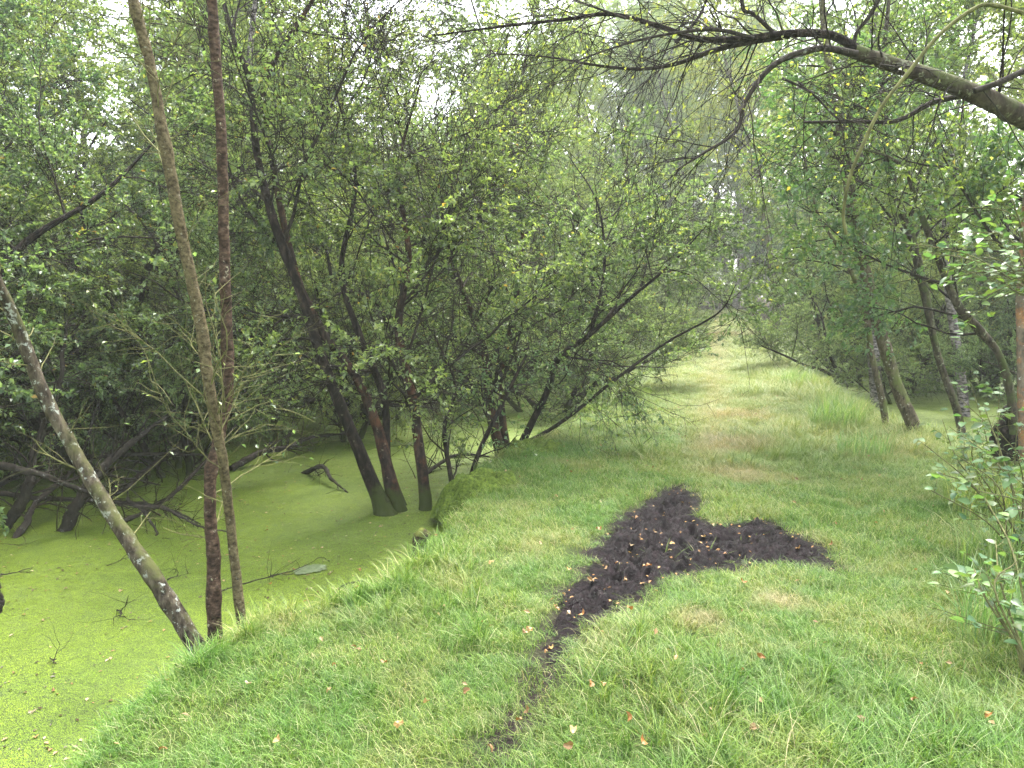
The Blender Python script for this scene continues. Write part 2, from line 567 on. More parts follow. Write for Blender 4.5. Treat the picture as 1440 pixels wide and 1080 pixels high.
def duckweed_mat():
    m, nt, out = new_mat('duckweed_water')
    geo = N(nt, 'ShaderNodeNewGeometry')
    pos = geo.outputs['Position']
    v = N(nt, 'ShaderNodeTexVoronoi'); v.inputs['Scale'].default_value = 240
    nt.links.new(pos, v.inputs['Vector'])
    sep = N(nt, 'ShaderNodeSeparateColor'); nt.links.new(v.outputs['Color'], sep.inputs[0])
    c = ramp(nt, sep.outputs[0], [(0.0, (0.10, 0.155, 0.004)), (0.5, (0.165, 0.25, 0.006)), (1.0, (0.24, 0.33, 0.018))])
    gap = mrange(nt, v.outputs['Distance'], 0.38, 0.62)
    c = mix(nt, gap, c, (0.035, 0.05, 0.01))
    f = noise_node(nt, 0.9, 5, 0.6, pos, 0.6)
    c = mix(nt, mrange(nt, f, 0.45, 0.62), c, (0.74, 0.8, 0.74), 'MULTIPLY')
    f4 = noise_node(nt, 45, 4, 0.7, pos)
    c = mix(nt, mrange(nt, f4, 0.4, 0.7), c, (0.72, 0.75, 0.7), 'MULTIPLY')
    f3 = noise_node(nt, 7, 5, 0.65, pos)
    c = mix(nt, mrange(nt, f3, 0.58, 0.75, 0, 0.5), c, (0.05, 0.08, 0.015))
    b = N(nt, 'ShaderNodeBsdfPrincipled')
    nt.links.new(mrange(nt, f3, 0.3, 0.7, 0.38, 0.6), b.inputs['Roughness'])
    b.inputs['Specular IOR Level'].default_value = 0.3
    nt.links.new(c, b.inputs['Base Color'])
    bp = N(nt, 'ShaderNodeBump'); bp.inputs['Strength'].default_value = 0.5; bp.inputs['Distance'].default_value = 0.003
    nt.links.new(v.outputs['Distance'], bp.inputs['Height']); bp.invert = True
    nt.links.new(bp.outputs[0], b.inputs['Normal'])
    nt.links.new(b.outputs[0], out.inputs['Surface'])
    return m


V, F = grid(np.linspace(-45, 45, 10), np.linspace(-30, 45, 10), lambda x, y: x * 0 + ZW)
link('pond_water', mesh_from('pond_water', V, F, duckweed_mat()), kind='structure')


def mud_mat():
    m, nt, out = new_mat('wet_mud')
    geo = N(nt, 'ShaderNodeNewGeometry')
    pos = geo.outputs['Position']
    f = noise_node(nt, 22, 8, 0.75, pos)
    c = ramp(nt, f, [(0.38, (0.0025, 0.0014, 0.0022)), (0.54, (0.011, 0.006, 0.008)), (0.68, (0.034, 0.021, 0.025)), (.8, (.08, .055, .05))])
    b = N(nt, 'ShaderNodeBsdfPrincipled')
    nt.links.new(c, b.inputs['Base Color'])
    nt.links.new(mrange(nt, noise_node(nt, 7, 4, .6, pos), .45, .65, .55, .22), b.inputs['Roughness'])
    b.inputs['Specular IOR Level'].default_value = 0.12
    bp = N(nt, 'ShaderNodeBump'); bp.inputs['Strength'].default_value = 1.0; bp.inputs['Distance'].default_value = 0.035
    nt.links.new(noise_node(nt, 55, 6, 0.75, pos), bp.inputs['Height']); nt.links.new(bp.outputs[0], b.inputs['Normal'])
    nt.links.new(b.outputs[0], out.inputs['Surface'])
    return m


def mud_h(x, y):
    m = mudmask(x, y)
    z = hgt(x, y) + 0.05 * sstep(-0.06, 0.08, m)
    k = sstep(0, 0.1, m)
    n1 = fbm(x * 6, y * 6, 0.5, 5); n2 = fbm(x * 15, y * 15, 0.2, 4)
    z = z + k * (0.09 * n1 - 0.14 * np.abs(n2) + 0.05 + 0.02 * vnoise(x * 32, y * 32)) - 0.04 * sstep(-0.0, -0.1, m)
    return z


bx0, by0 = MUD.min(0) - 0.15; bx1, by1 = MUD.max(0) + 0.15
V, F = grid(np.arange(bx0, bx1, 0.014), np.arange(by0, by1, 0.014), mud_h)
keep = mudmask(V[:, 0], V[:, 1]) > -0.09
F = F[keep[F].all(1)]
used = np.unique(F); remap = -np.ones(len(V), int); remap[used] = np.arange(len(used))
link('mud', mesh_from('mud', V[used], remap[F], mud_mat(), smooth=True), kind='stuff',
     label='dark wet trampled mud patch in the grass path')

# ------------------------------------------------------------------ scatter by geometry nodes
def scatter(name, pts, rot, scl, idx, protos, **props):
    me = bpy.data.meshes.new(name)
    me.vertices.add(len(pts)); me.vertices.foreach_set('co', np.ascontiguousarray(pts, np.float32).ravel())
    for nm, ty, arr, f in (('rot', 'FLOAT_VECTOR', rot, 'vector'), ('scl', 'FLOAT_VECTOR', scl, 'vector'), ('idx', 'INT', idx, 'value')):
        a = me.attributes.new(nm, ty, 'POINT')
        a.data.foreach_set(f, np.ascontiguousarray(arr, np.int32 if ty == 'INT' else np.float32).ravel())
    c = bpy.data.collections.new(name + '_sources')
    for p in protos:
        c.objects.link(p)
    ng = bpy.data.node_groups.new(name + '_nodes', 'GeometryNodeTree')
    ng.interface.new_socket('Geometry', in_out='INPUT', socket_type='NodeSocketGeometry')
    ng.interface.new_socket('Geometry', in_out='OUTPUT', socket_type='NodeSocketGeometry')
    gi, go = ng.nodes.new('NodeGroupInput'), ng.nodes.new('NodeGroupOutput')
    ip = ng.nodes.new('GeometryNodeInstanceOnPoints'); ip.inputs['Pick Instance'].default_value = True
    ci = ng.nodes.new('GeometryNodeCollectionInfo'); ci.inputs['Collection'].default_value = c
    ci.inputs['Separate Children'].default_value = True; ci.inputs['Reset Children'].default_value = True

    def at(nm, ty):
        a = ng.nodes.new('GeometryNodeInputNamedAttribute'); a.data_type = ty
        a.inputs['Name'].default_value = nm
        return a.outputs['Attribute']
    er = ng.nodes.new('FunctionNodeEulerToRotation')
    L = ng.links.new
    L(gi.outputs[0], ip.inputs['Points']); L(ci.outputs[0], ip.inputs['Instance'])
    L(at('idx', 'INT'), ip.inputs['Instance Index']); L(at('rot', 'FLOAT_VECTOR'), er.inputs[0])
    L(er.outputs[0], ip.inputs['Rotation']); L(at('scl', 'FLOAT_VECTOR'), ip.inputs['Scale'])
    L(ip.outputs[0], go.inputs[0])
    o = link(name, me, **props)
    md = o.modifiers.new('scatter', 'NODES'); md.node_group = ng
    return o


def grass_mat(name, dry=0.0):
    m, nt, out = new_mat(name)
    geo = N(nt, 'ShaderNodeNewGeometry')
    pos = geo.outputs['Position']
    c = ramp(nt, geo.outputs['Random Per Island'], [(0.0, (0.045, 0.10, 0.013)), (0.45, (0.11, 0.19, 0.024)), (0.82, (0.22, 0.30, 0.058)), (0.92, (0.36, 0.35, 0.17)), (1.0, (0.5, 0.4, 0.25))])
    f = noise_node(nt, 1.1, 5, 0.65, pos, 0.6)
    c = mix(nt, mrange(nt, f, 0.44, 0.6), c, (0.62, 0.86, 0.68), 'MULTIPLY')
    f2 = noise_node(nt, 1.7, 4, 0.65, pos, 0.5)
    c = mix(nt, mrange(nt, f2, 0.52, 0.68, 0.0, 0.55), c, ramp(nt, geo.outputs['Random Per Island'], [(0, (0.16, 0.19, 0.05)), (0.6, (0.26, 0.26, 0.1)), (1, (0.42, 0.33, 0.19))]))
    # paler, drier sward on the worn middle of the path further along
    sx = N(nt, 'ShaderNodeSeparateXYZ'); nt.links.new(pos, sx.inputs[0])
    far = mrange(nt, sx.outputs[1], 5.5, 8.5)
    xx = mrange(nt, sx.outputs[0], 1.4, 2.6)
    mm = N(nt, 'ShaderNodeMath'); mm.operation = 'MULTIPLY'
    nt.links.new(far, mm.inputs[0]); nt.links.new(xx, mm.inputs[1])
    mm2 = N(nt, 'ShaderNodeMath'); mm2.operation = 'MULTIPLY'; nt.links.new(mm.outputs[0], mm2.inputs[0]); mm2.inputs[1].default_value = 0.6
    c = mix(nt, mm2.outputs[0], c, ramp(nt, geo.outputs['Random Per Island'], [(0, (0.16, 0.22, 0.06)), (0.6, (0.27, 0.31, 0.12)), (1, (0.42, 0.39, 0.2))]))
    for (u, v, rad) in ((1040, 668, .33), (1030, 625, .4), (1100, 848, .16), (1048, 585, .4), (1010, 470, 1.3), (990, 880, .14)):
        g = G(u, v)
        vd = N(nt, 'ShaderNodeVectorMath'); vd.operation = 'DISTANCE'
        nt.links.new(pos, vd.inputs[0]); vd.inputs[1].default_value = (g[0], g[1], .05)
        wd = N(nt, 'ShaderNodeMath'); wd.operation = 'MULTIPLY_ADD'
        nt.links.new(noise_node(nt, 2.6, 4, .7, pos), wd.inputs[0]); wd.inputs[1].default_value = rad * 3.2
        nt.links.new(vd.outputs['Value'], wd.inputs[2])
        c = mix(nt, mrange(nt, wd.outputs[0], rad * 1.7, rad * 2.9, .65, 0), c, ramp(nt, geo.outputs['Random Per Island'], [(0, (.2, .16, .07)), (1, (.45, .34, .22))]))
    # worn straw-coloured line running up the path
    ln_ = N(nt, 'ShaderNodeMath'); ln_.operation = 'MULTIPLY_ADD'
    nt.links.new(sx.outputs[1], ln_.inputs[0]); ln_.inputs[1].default_value = -.262; nt.links.new(sx.outputs[0], ln_.inputs[2])
    ab = N(nt, 'ShaderNodeMath'); ab.operation = 'ABSOLUTE'
    of = N(nt, 'ShaderNodeMath'); of.operation = 'MULTIPLY_ADD'
    nt.links.new(noise_node(nt, 1.3, 4, .7, pos), of.inputs[0]); of.inputs[1].default_value = 1.0; nt.links.new(ln_.outputs[0], of.inputs[2])
    sb_ = N(nt, 'ShaderNodeMath'); sb_.operation = 'SUBTRACT'; nt.links.new(of.outputs[0], sb_.inputs[0]); sb_.inputs[1].default_value = .45
    nt.links.new(sb_.outputs[0], ab.inputs[0])
    st_ = N(nt, 'ShaderNodeMath'); st_.operation = 'MULTIPLY'
    nt.links.new(mrange(nt, ab.outputs[0], .05, .35, .35, 0), st_.inputs[0]); nt.links.new(mrange(nt, sx.outputs[1], 6, 7.5), st_.inputs[1])
    c = mix(nt, st_.outputs[0], c, ramp(nt, geo.outputs['Random Per Island'], [(0, (.2, .18, .07)), (1, (.45, .36, .22))]))
    if dry:
        c = mix(nt, dry, c, (0.35, 0.26, 0.13))
    b = N(nt, 'ShaderNodeBsdfPrincipled')
    b.inputs['Roughness'].default_value = 0.5; b.inputs['Specular IOR Level'].default_value = 0.3
    nt.links.new(c, b.inputs['Base Color'])
    t = N(nt, 'ShaderNodeBsdfTranslucent'); nt.links.new(mix(nt, 1.0, c, (1.35, 1.25, 0.8), 'MULTIPLY'), t.inputs['Color'])
    s = N(nt, 'ShaderNodeMixShader'); s.inputs[0].default_value = 0.35
    nt.links.new(b.outputs[0], s.inputs[1]); nt.links.new(t.outputs[0], s.inputs[2]); nt.links.new(s.outputs[0], out.inputs['Surface'])
    return m


M['grass'] = grass_mat('grass_blades')
M['sedge'] = leaf_mat('sedge_blades', [(0, (0.09, 0.16, 0.04)), (0.6, (0.17, 0.26, 0.07)), (0.9, (0.3, 0.34, 0.14)), (1, (0.45, 0.4, 0.22))], trans=0.35)


def blades(r, n, rad, L, w, lean, dirbias=(0, 0)):
    ang = r.uniform(0, 2 * np.pi, n); q = rad * np.sqrt(r.random(n))
    base = np.stack([q * np.cos(ang), q * np.sin(ang), np.full(n, -0.012)], 1)
    a2 = r.uniform(0, 2 * np.pi, n)
    h = np.stack([np.cos(a2) + dirbias[0], np.sin(a2) + dirbias[1], 0 * a2], 1); h /= np.linalg.norm(h, axis=1, keepdims=True) + 1e-6
    ln = r.uniform(L[0], L[1], n)[:, None]; le = r.uniform(lean[0], lean[1], n)[:, None]
    ww = r.uniform(w[0], w[1], n)[:, None]
    side = np.stack([-h[:, 1], h[:, 0], 0 * a2], 1)
    side = side * np.cos(0.6) + h * 0.3
    pts = []
    for t in (0, 0.35, 0.7, 1.0):
        z = ln * (t - 0.55 * le * t * t)
        o = ln * le * t ** 1.8 * 0.95
        pts.append(base + h * o + np.array([0, 0, 1]) * z)
    V = np.stack([pts[0] - side * ww * .4, pts[0] + side * ww * .4, pts[1] - side * ww * .5, pts[1] + side * ww * .5,
                  pts[2] - side * ww * .36, pts[2] + side * ww * .36, pts[3]], 1).reshape(-1, 3)
    b = np.arange(n)[:, None] * 7
    T = np.array([[0, 1, 3], [0, 3, 2], [2, 3, 5], [2, 5, 4], [4, 5, 6]])
    F = (b[:, :, None] + T[None]).reshape(-1, 3)
    return V, F


def proto(name, VF, mat):
    return bpy.data.objects.new(name, mesh_from(name, VF[0], VF[1], mat))


tufts = [proto(f'grass_tuft_{k:02d}', blades(rng, n, rad, L, w, ln, db), M['grass']) for k, (n, rad, L, w, ln, db) in enumerate([
    (46, .09, (.05, .11), (.002, .0038), (.3, .95), (0, 0)), (46, .09, (.06, .13), (.002, .004), (.4, 1.1), (.8, .3)),
    (46, .10, (.05, .15), (.002, .004), (.4, 1.1), (-.8, .2)), (40, .07, (.04, .09), (.0018, .003), (.3, 1.0), (0, -.5)),
    (36, .06, (.10, .2), (.0025, .0045), (.3, 1.0), (.4, -.6)), (30, .05, (.12, .24), (.0025, .005), (.3, .9), (-.4, -.4)),
    (18, .08, (.16, .30), (.0022, .004), (.7, 1.2), (.9, .2)), (16, .08, (.14, .28), (.0022, .004), (.7, 1.2), (.3, -.9)),
])]


def land_pts(x0, x1, y0, y1, dens):
    n = int((x1 - x0) * (y1 - y0) * dens)
    x = rng.uniform(x0, x1, n); y = rng.uniform(y0, y1, n)
    d = np.minimum(x - xl(y), xr(y) - x)
    z = hgt(x, y)
    inview = np.abs(x / np.maximum(y, .1)) < 0.85
    k = (d > -0.3) & (z > np.interp(y, [4.2, 5.2], [ZW + 0.03, -.2])) & inview
    mk = mudmask(x, y)
    k &= ~(rng.random(n) < np.interp(mk, [-.16, 0, .03], [0, .75, .985]))
    td = trail_d(x, y)
    k &= ~(rng.random(n) < np.interp(td, [.0, .16], [.75, 0]))
    return x[k], y[k], z[k], mk[k], td[k], d[k]


sets = []
for (x0, x1, y0, y1, dens, sc) in [(-2.2, 4.5, 1.4, 4.2, 560, 0.78), (-1.5, 5.2, 4.2, 8, 420, .92), (-1, 6, 8, 14, 190, 1.15), (1, 9, 14, 24, 110, 1.4), (4, 14, 24, 42, 60, 1.8)]:
    x, y, z, mk, td, d = land_pts(x0, x1, y0, y1, dens)
    n = len(x)
    tall = fbm(x * .8, y * .8, .9) + 0.6 * sstep(0.5, 0.0, np.abs(d)) * sstep(5, 3.5, y) + 0.5 * sstep(1.2, 0.2, xr(y) - x) - 0.5 * sstep(0.25, 0.0, np.abs(mk))
    tall = tall - 0.45 * sstep(7, 9, y) * sstep(1.6, 0.6, np.abs(x - (xl(y) + 0.3)))
    idx = np.where(tall > 0.02 + 0.45 * rng.random(n), np.where(rng.random(n) < .16, rng.integers(6, 8, n), rng.integers(4, 6, n)), rng.integers(0, 4, n))
    s = sc * rng.uniform(0.75, 1.2, n) * (1 + 0.25 * np.clip(tall, -1, 1))
    sz = s * np.where(np.abs(mk) < 0.06, 0.5, 1) * (0.9 if y0 < 14 else 0.6)
    rot = np.stack([rng.normal(0, .12, n), rng.normal(0, .12, n), rng.uniform(0, 6.283, n) * 0.35], 1)
    sets.append((np.stack([x, y, z], 1), rot, np.stack([s, s, sz], 1), idx))
pts, rot, scl, idx = (np.concatenate([q[k] for q in sets]) for k in range(4))
scatter('grass', pts, rot, scl, idx, tufts, kind='stuff', label='soft green grass covering the path bank')
print('grass tufts', len(pts))

# sedge / tall grass clump by the path
def sedge(name, loc, n, rad, L, label):
    V, F = blades(rng, n, rad, L, (.004, .007), (.15, .8))
    o = link(name, mesh_from(name, V, F, M['sedge']), label=label, category='grass clump')
    o.location = loc
    return o


def on_ground(u, v, dz=0.0):
    g = G(u, v, 0.0)
    for _ in range(4):
        g = G(u, v, float(hgt(g[0], g[1])))
    return np.array([g[0], g[1], float(hgt(g[0], g[1])) + dz])


sedge('sedge_clump', on_ground(1175, 603), 420, 0.30, (.35, .62), 'tall pale green grass clump on the path side left of the leaning trunks')
sedge('sedge_clump', on_ground(1120, 545), 260, 0.28, (.3, .5), 'low tufted grass clump further along the path')
sedge('sedge_clump', on_ground(1215, 640), 200, 0.25, (.2, .4), 'short wispy grass clump just in front of the tall clump')

# ------------------------------------------------------------------ trees
def explicit(path, radii, n=None, k=1.0):
    """path: list of 3D points; radii at the same points"""
    n = n or max(10, 6 * len(path))
    C = catmull(path, n)
    RR = np.interp(np.linspace(0, 1, n), np.linspace(0, 1, len(radii)), radii) * k
    return C[None], RR[None]


def knots(st, r, n, amp):
    C, RR = st; C = C.copy(); RR = RR.copy()
    t = np.linspace(0, 1, RR.shape[1])
    for _ in range(n):
        RR[0] *= 1 + amp * r.uniform(.5, 1) * np.exp(-((t - r.uniform(.08, .95)) / r.uniform(.008, .018)) ** 2)
    w = np.cumsum(r.normal(0, 1, (len(t), 2)), 0); w -= np.linspace(0, 1, len(t))[:, None] * w[-1]
    C[0, :, :2] += w * .0010
    return C, RR


def knotty(r, C, RR, amp):
    """little kinks in a stem"""
    n = C.shape[1]
    C = C.copy()
    C[0, 1:, :2] += np.cumsum(r.normal(0, amp, (n - 1, 2)), 0) * 0.4
    return C, RR


def make_tree(name, label, cat, stems, trunk_mat, seed, group=None, limbs=None, twigs=None, leaves=None, loc=(0, 0, 0), sides=16,
              bumpy=0.12, twig_mat='bark_twig', leaf='leaf_sallow', limb_mat=None, extra=None, flare=0.0, bare=0, thin=None, skirt=0):
    """stems: list of (C,R) polylines in world coords; limbs/twigs: lists of grow() kwargs"""
    r = np.random.default_rng(seed)
    t = thing(name, label, cat, loc, group)
    lo = np.asarray(loc, float)
    mats = trunk_mat if isinstance(trunk_mat, (list, tuple)) else [trunk_mat] * len(stems)
    for (C, RR), mt in zip(stems, mats):
        C = C - lo
        if flare:
            k = C.shape[1]
            RR = RR * (1 + flare * (np.exp(-np.linspace(0, 1, k) * 14) + 1.4 * np.exp(-np.linspace(0, 1, k) * 45)))[None]
        V, F = tubes(C, RR, sides, bumpy)
        link('trunk', mesh_from('trunk', V, F, M[mt], smooth=True), t)
    base = [(C - lo, RR) for C, RR in stems]
    levels = []
    cur = base
    acc = []
    for kw in (limbs or []):
        kw = dict(kw); cnt = kw.pop('count')
        new = []
        tot = sum(c.shape[0] * np.linalg.norm(np.diff(c, axis=1), axis=2).sum(1).mean() for c, _ in cur)
        for C, RR in cur:
            w = C.shape[0] * np.linalg.norm(np.diff(C, axis=1), axis=2).sum(1).mean() / tot
            c_ = max(1, int(round(cnt * w)))
            new.append(grow(r, C, RR, c_, **kw))
        if skirt and not levels:
            for C, RR in base:
                new.append(grow(r, C, RR, skirt, .27, .55, (.7, 1.5), (.8, 1.4), 9, .16, .01, ratio=.4, rmin=.007, bias=(.3, -1.1, 0)))
        for C, RR in new:
            add(acc, tubes(C, RR, 5 if len(levels) == 0 else 3))
        levels.append(new); cur = new
    if bare:
        src = [q for lv in levels[:2] for q in lv] or base
        for C, RR in src:
            nb = max(3, int(bare * C.shape[0] / sum(q[0].shape[0] for q in src)))
            b1 = grow(r, C, RR, nb, .05, 1, (.3, 1.1), (.4, 1.3), 6, .2, -.03, .5, .0035)
            b2 = grow(r, *b1, nb * 2, .1, 1, (.1, .4), (.4, 1.2), 4, .2, -.02, .6, .0022)
            add(acc, tubes(b1[0], b1[1], 3)); add(acc, tubes(b2[0], b2[1], 3))
    if extra:
        for C, RR in extra:
            add(acc, tubes(C - lo, RR, 6))
    if acc:
        V, F = merged(acc)
        link('branches', mesh_from('branches', V, F, M[limb_mat or twig_mat], smooth=True), t, kind='stuff')
    if leaves and levels:
        src = levels[-1] + (levels[-2] if len(levels) > 2 else [])
        acc = []
        n = leaves['count']
        kw = {k: v for k, v in leaves.items() if k != 'count'}
        last = np.concatenate([c for c, _ in levels[-1]])
        V, F = leaves_on(r, last, n, **kw)
        if thin:
            L4 = V.reshape(-1, 4, 3)
            kp = r.random(len(L4)) > np.interp(L4[:, 0, 2] + lo[2], (.1, 1.0, 1.5) + thin, (.75, .5, .1, 0, .85))
            idm = np.cumsum(kp) - 1
            F = F[kp[F[:, 0] // 4]]
            F = idm[F // 4] * 4 + F % 4
            V = L4[kp].reshape(-1, 3)
        link('crown', mesh_from('crown', V, F, M[leaf]), t)
    return t


def copy_tree(src, loc, rz, s, label=None, group=None, sz=None):
    c = src.copy(); COL.objects.link(c)
    c.location = loc; c.rotation_euler = (0, 0, rz); c.scale = (s, s, sz or s)
    if label: c['label'] = label
    if group: c['group'] = group
    for ch in src.children:
        d = ch.copy(); COL.objects.link(d); d.parent = c
    return c


# ---- fallen and dead branches over the pond
def dead(name, pts, r0, r1, label, seed, mat='dead_wood', tw=26, Lt=(.2, .7), cat='branch', moss=False):
    C, RR = explicit(pts, [r0, (r0 + r1) / 2, r1, r1 * .4], max(30, 12 * len(pts)))
    r = np.random.default_rng(seed)
    C, RR = knotty(r, C, RR * .78, .014)
    lo = C[0, 0].copy()
    t = thing(name, label, cat, tuple(lo))
    V, F = tubes(C - lo, RR, 10, .5); link('stem', mesh_from('stem', V, F, M[mat], True), t)
    if tw:
        c1 = grow(r, C, RR, tw, .15, 1, Lt, (.4, 1.2), 6, .2, .0, .4, .003)
        c2 = grow(r, *c1, tw * 3, .15, 1, (.08, .3), (.4, 1.2), 4, .2, -.02, .6, .0016)
        acc = []
        add(acc, tubes(c1[0] - lo, c1[1], 4)); add(acc, tubes(c2[0] - lo, c2[1], 3))
        V, F = merged(acc); link('twigs', mesh_from('twigs', V, F, M['bark_twig']), t, kind='stuff')
    return t


PI = math.pi
# ---- foreground left: forked tree with a leaning lichen stem and an upright red-brown stem
Yb = G(300, 950, -0.25)[1]
lean = explicit([P(305, 965, Yb), P(285, 925, Yb), P(225, 825, Yb + .02), P(165, 740, Yb + .1), P(105, 640, Yb + .2), P(60, 555, Yb + .2), P(20, 450, Yb + .15), P(-30, 340, Yb), P(-90, 160, Yb - .1), P(-140, -120, Yb - .2)],
                [.052, .050, .044, .040, .038, .037, .034, .03, .022, .01], 140, k=0.85)
lean = knots(lean, rng, 9, .16)
red = explicit([P(300, 965, Yb + .02), P(301, 900, Yb + .03), P(300, 780, Yb + .05), P(296, 680, Yb + .1), P(310, 610, Yb + .16), P(320, 540, Yb + .2), P(318, 400, Yb + .2), P(312, 200, Yb + .2), P(300, 20, Yb + .2), P(290, -250, Yb + .2), P(310, -520, Yb + .3)],
               [.043, .040, .037, .033, .033, .032, .031, .028, .028, .02, .008], 200, k=0.8)
red = knots(red, rng, 22, .08)
LIMB_F = [dict(count=30, t0=.2, t1=.98, L=(.15, .7), ang=(.5, 1.2), npts=7, wander=.16, lift=.02, ratio=.2, rmin=.003),
          dict(count=190, t0=.2, t1=1, L=(.12, .45), ang=(.4, 1.1), npts=5, wander=.2, lift=-.02, ratio=.5, rmin=.0018)]
make_tree('alder_tree', 'two stems forking from one base at the pond edge, one leaning left, one reddish brown', 'tree', [lean, red], ['bark_grey', 'bark_red'], 11,
          limbs=LIMB_F, leaves=dict(count=60, size=(.02, .035)), loc=tuple(G(300, 950, -0.25)), sides=20, twig_mat='bark_twig_green', flare=.25)
Yc = G(345, 935, -0.2)[1] + .05
third = explicit([P(346, 960, Yc), P(342, 900, Yc), P(326, 760, Yc), P(312, 650, Yc - .05), P(296, 560, Yc - .1), P(280, 450, Yc - .1), P(252, 320, Yc - .1), P(228, 200, Yc - .1), P(205, 90, Yc - .1), P(180, -20, Yc - .1), P(140, -260, Yc), P(120, -500, Yc)],
                 [.030, .029, .027, .028, .031, .033, .033, .031, .028, .026, .018, .007], 200, k=0.78)
third = knots(third, rng, 20, .09)
make_tree('alder_tree', 'slim olive brown trunk rising beside the fork and crossing it, leaning left higher up', 'tree', [third], 'bark_olive', 12,
          limbs=LIMB_F, leaves=dict(count=60, size=(.02, .035)), loc=tuple(G(345, 935, -0.2)), sides=20, twig_mat='bark_twig_green', flare=.2)

# ---- sallows with photographed stems standing in the pond
def sallow_limbs(k=1.0, low=.3, L0=(1.0, 2.6)):
    return [dict(count=int(26 * k), t0=low, t1=1, L=L0, ang=(.5, 1.25), npts=9, wander=.14, lift=.035, ratio=.5, rmin=.008),
            dict(count=int(190 * k), t0=.15, t1=1, L=(.5, 1.3), ang=(.4, 1.1), npts=7, wander=.16, lift=.0, ratio=.5, rmin=.004),
            dict(count=int(1250 * k), t0=.1, t1=1, L=(.2, .6), ang=(.4, 1.1), npts=5, wander=.18, lift=-.02, ratio=.5, rmin=.0018)]


Yd = G(540, 722, ZW)[1]
sd1 = explicit([P(545, 735, Yd), P(528, 690, Yd), P(495, 610, Yd - .1), P(455, 510, Yd - .1), P(425, 420, Yd), P(385, 310, Yd), P(362, 220, Yd + .1), P(350, 110, Yd + .1), P(330, 60, Yd + .1), P(305, -40, Yd + .1), P(290, -150, Yd)],
               [.095, .075, .064, .056, .052, .046, .04, .033, .028, .02, .01], 60, k=.74)
sd2 = explicit([P(560, 735, Yd + .1), P(550, 680, Yd + .1), P(530, 600, Yd + .2), P(500, 530, Yd + .25), P(450, 460, Yd + .3), P(415, 380, Yd + .4), P(385, 240, Yd + .5), P(372, 120, Yd + .5), P(440, 0, Yd + .4), P(480, -80, Yd + .4)],
               [.09, .07, .06, .053, .048, .042, .036, .03, .022, .012], 60, k=.74)
sd3 = explicit([P(570, 735, Yd + .25), P(545, 650, Yd + .3), P(540, 560, Yd + .4), P(505, 470, Yd + .4), P(480, 380, Yd + .5), P(500, 250, Yd + .6), P(470, 120, Yd + .8)],
               [.07, .05, .045, .04, .032, .022, .01], 40, k=.74)
make_tree('sallow_tree', 'thick dark multi-stemmed willow leaning left out of the green pond', 'tree', [sd1, sd2, sd3], ['bark_dark', 'bark_rust', 'bark_dark'], 21,
          limbs=sallow_limbs(.75, .4), leaves=dict(count=26000, size=(.024, .05)), loc=tuple(G(540, 722, ZW)), thin=(1.9, 3.6), skirt=0, bare=1000, sides=16, bumpy=.25, flare=.5)
Ye = G(598, 716, ZW)[1]
se = explicit([P(600, 735, Ye), P(597, 690, Ye), P(588, 620, Ye), P(580, 560, Ye), P(560, 460, Ye), P(575, 360, Ye + .1), P(560, 240, Ye + .3), P(590, 120, Ye + .4)],
              [.075, .06, .058, .058, .048, .036, .022, .01], 50, k=.74)
make_tree('sallow_tree', 'single upright trunk with rusty brown patches standing in the pond', 'tree', [se], 'bark_rust', 22,
          limbs=sallow_limbs(.6, .38), leaves=dict(count=25000, size=(.024, .05)), loc=tuple(G(598, 716, ZW)), thin=(2.0, 3.8), skirt=2, bare=1000, bumpy=.2, flare=.55)
Yg = G(710, 650, ZW)[1]
sg1 = explicit([P(708, 655, Yg), P(695, 600, Yg), P(687, 550, Yg), P(678, 480, Yg + .1), P(640, 380, Yg + .2), P(620, 280, Yg + .2), P(630, 180, Yg)], [.085, .07, .06, .05, .04, .025, .01], 40, k=.74)
sg2 = explicit([P(716, 655, Yg + .1), P(708, 600, Yg + .1), P(705, 540, Yg + .2), P(722, 440, Yg + .3), P(735, 340, Yg + .3), P(720, 240, Yg + .3)], [.07, .055, .05, .042, .03, .01], 40, k=.74)
sg3 = explicit([P(722, 650, Yg), P(745, 600, Yg - .1), P(770, 550, Yg - .2), P(785, 505, Yg - .3), P(830, 470, Yg - .4), P(880, 425, Yg - .5), P(945, 370, Yg - .6), P(1000, 310, Yg - .7)], [.06, .05, .045, .042, .036, .026, .016, .006], 60, k=.74)
sg4 = explicit([P(830, 470, Yg - .4), P(845, 410, Yg - .4), P(850, 350, Yg - .3), P(838, 280, Yg - .2), P(800, 220, Yg)], [.028, .02, .018, .012, .006], 40, k=.74)
sg5 = explicit([P(700, 640, Yg), P(780, 600, Yg - .2), P(870, 530, Yg - .3), P(940, 480, Yg - .3), P(1010, 440, Yg - .6), P(1035, 400, Yg - .7)], [.035, .03, .024, .018, .012, .005], 40, k=.74)
make_tree('sallow_tree', 'willow on the mossy bank edge with one long limb arching over towards the path', 'tree', [sg1, sg2, sg3, sg4],
          ['bark_rust', 'bark_rust', 'bark_dark', 'bark_dark'], 23, extra=[sg5],
          limbs=sallow_limbs(.9, .3, (.7, 1.9)), leaves=dict(count=52000, size=(.024, .05)), loc=tuple(G(710, 650, ZW)), thin=(2.0, 3.8), skirt=5, bare=1000, bumpy=.2, flare=.3)

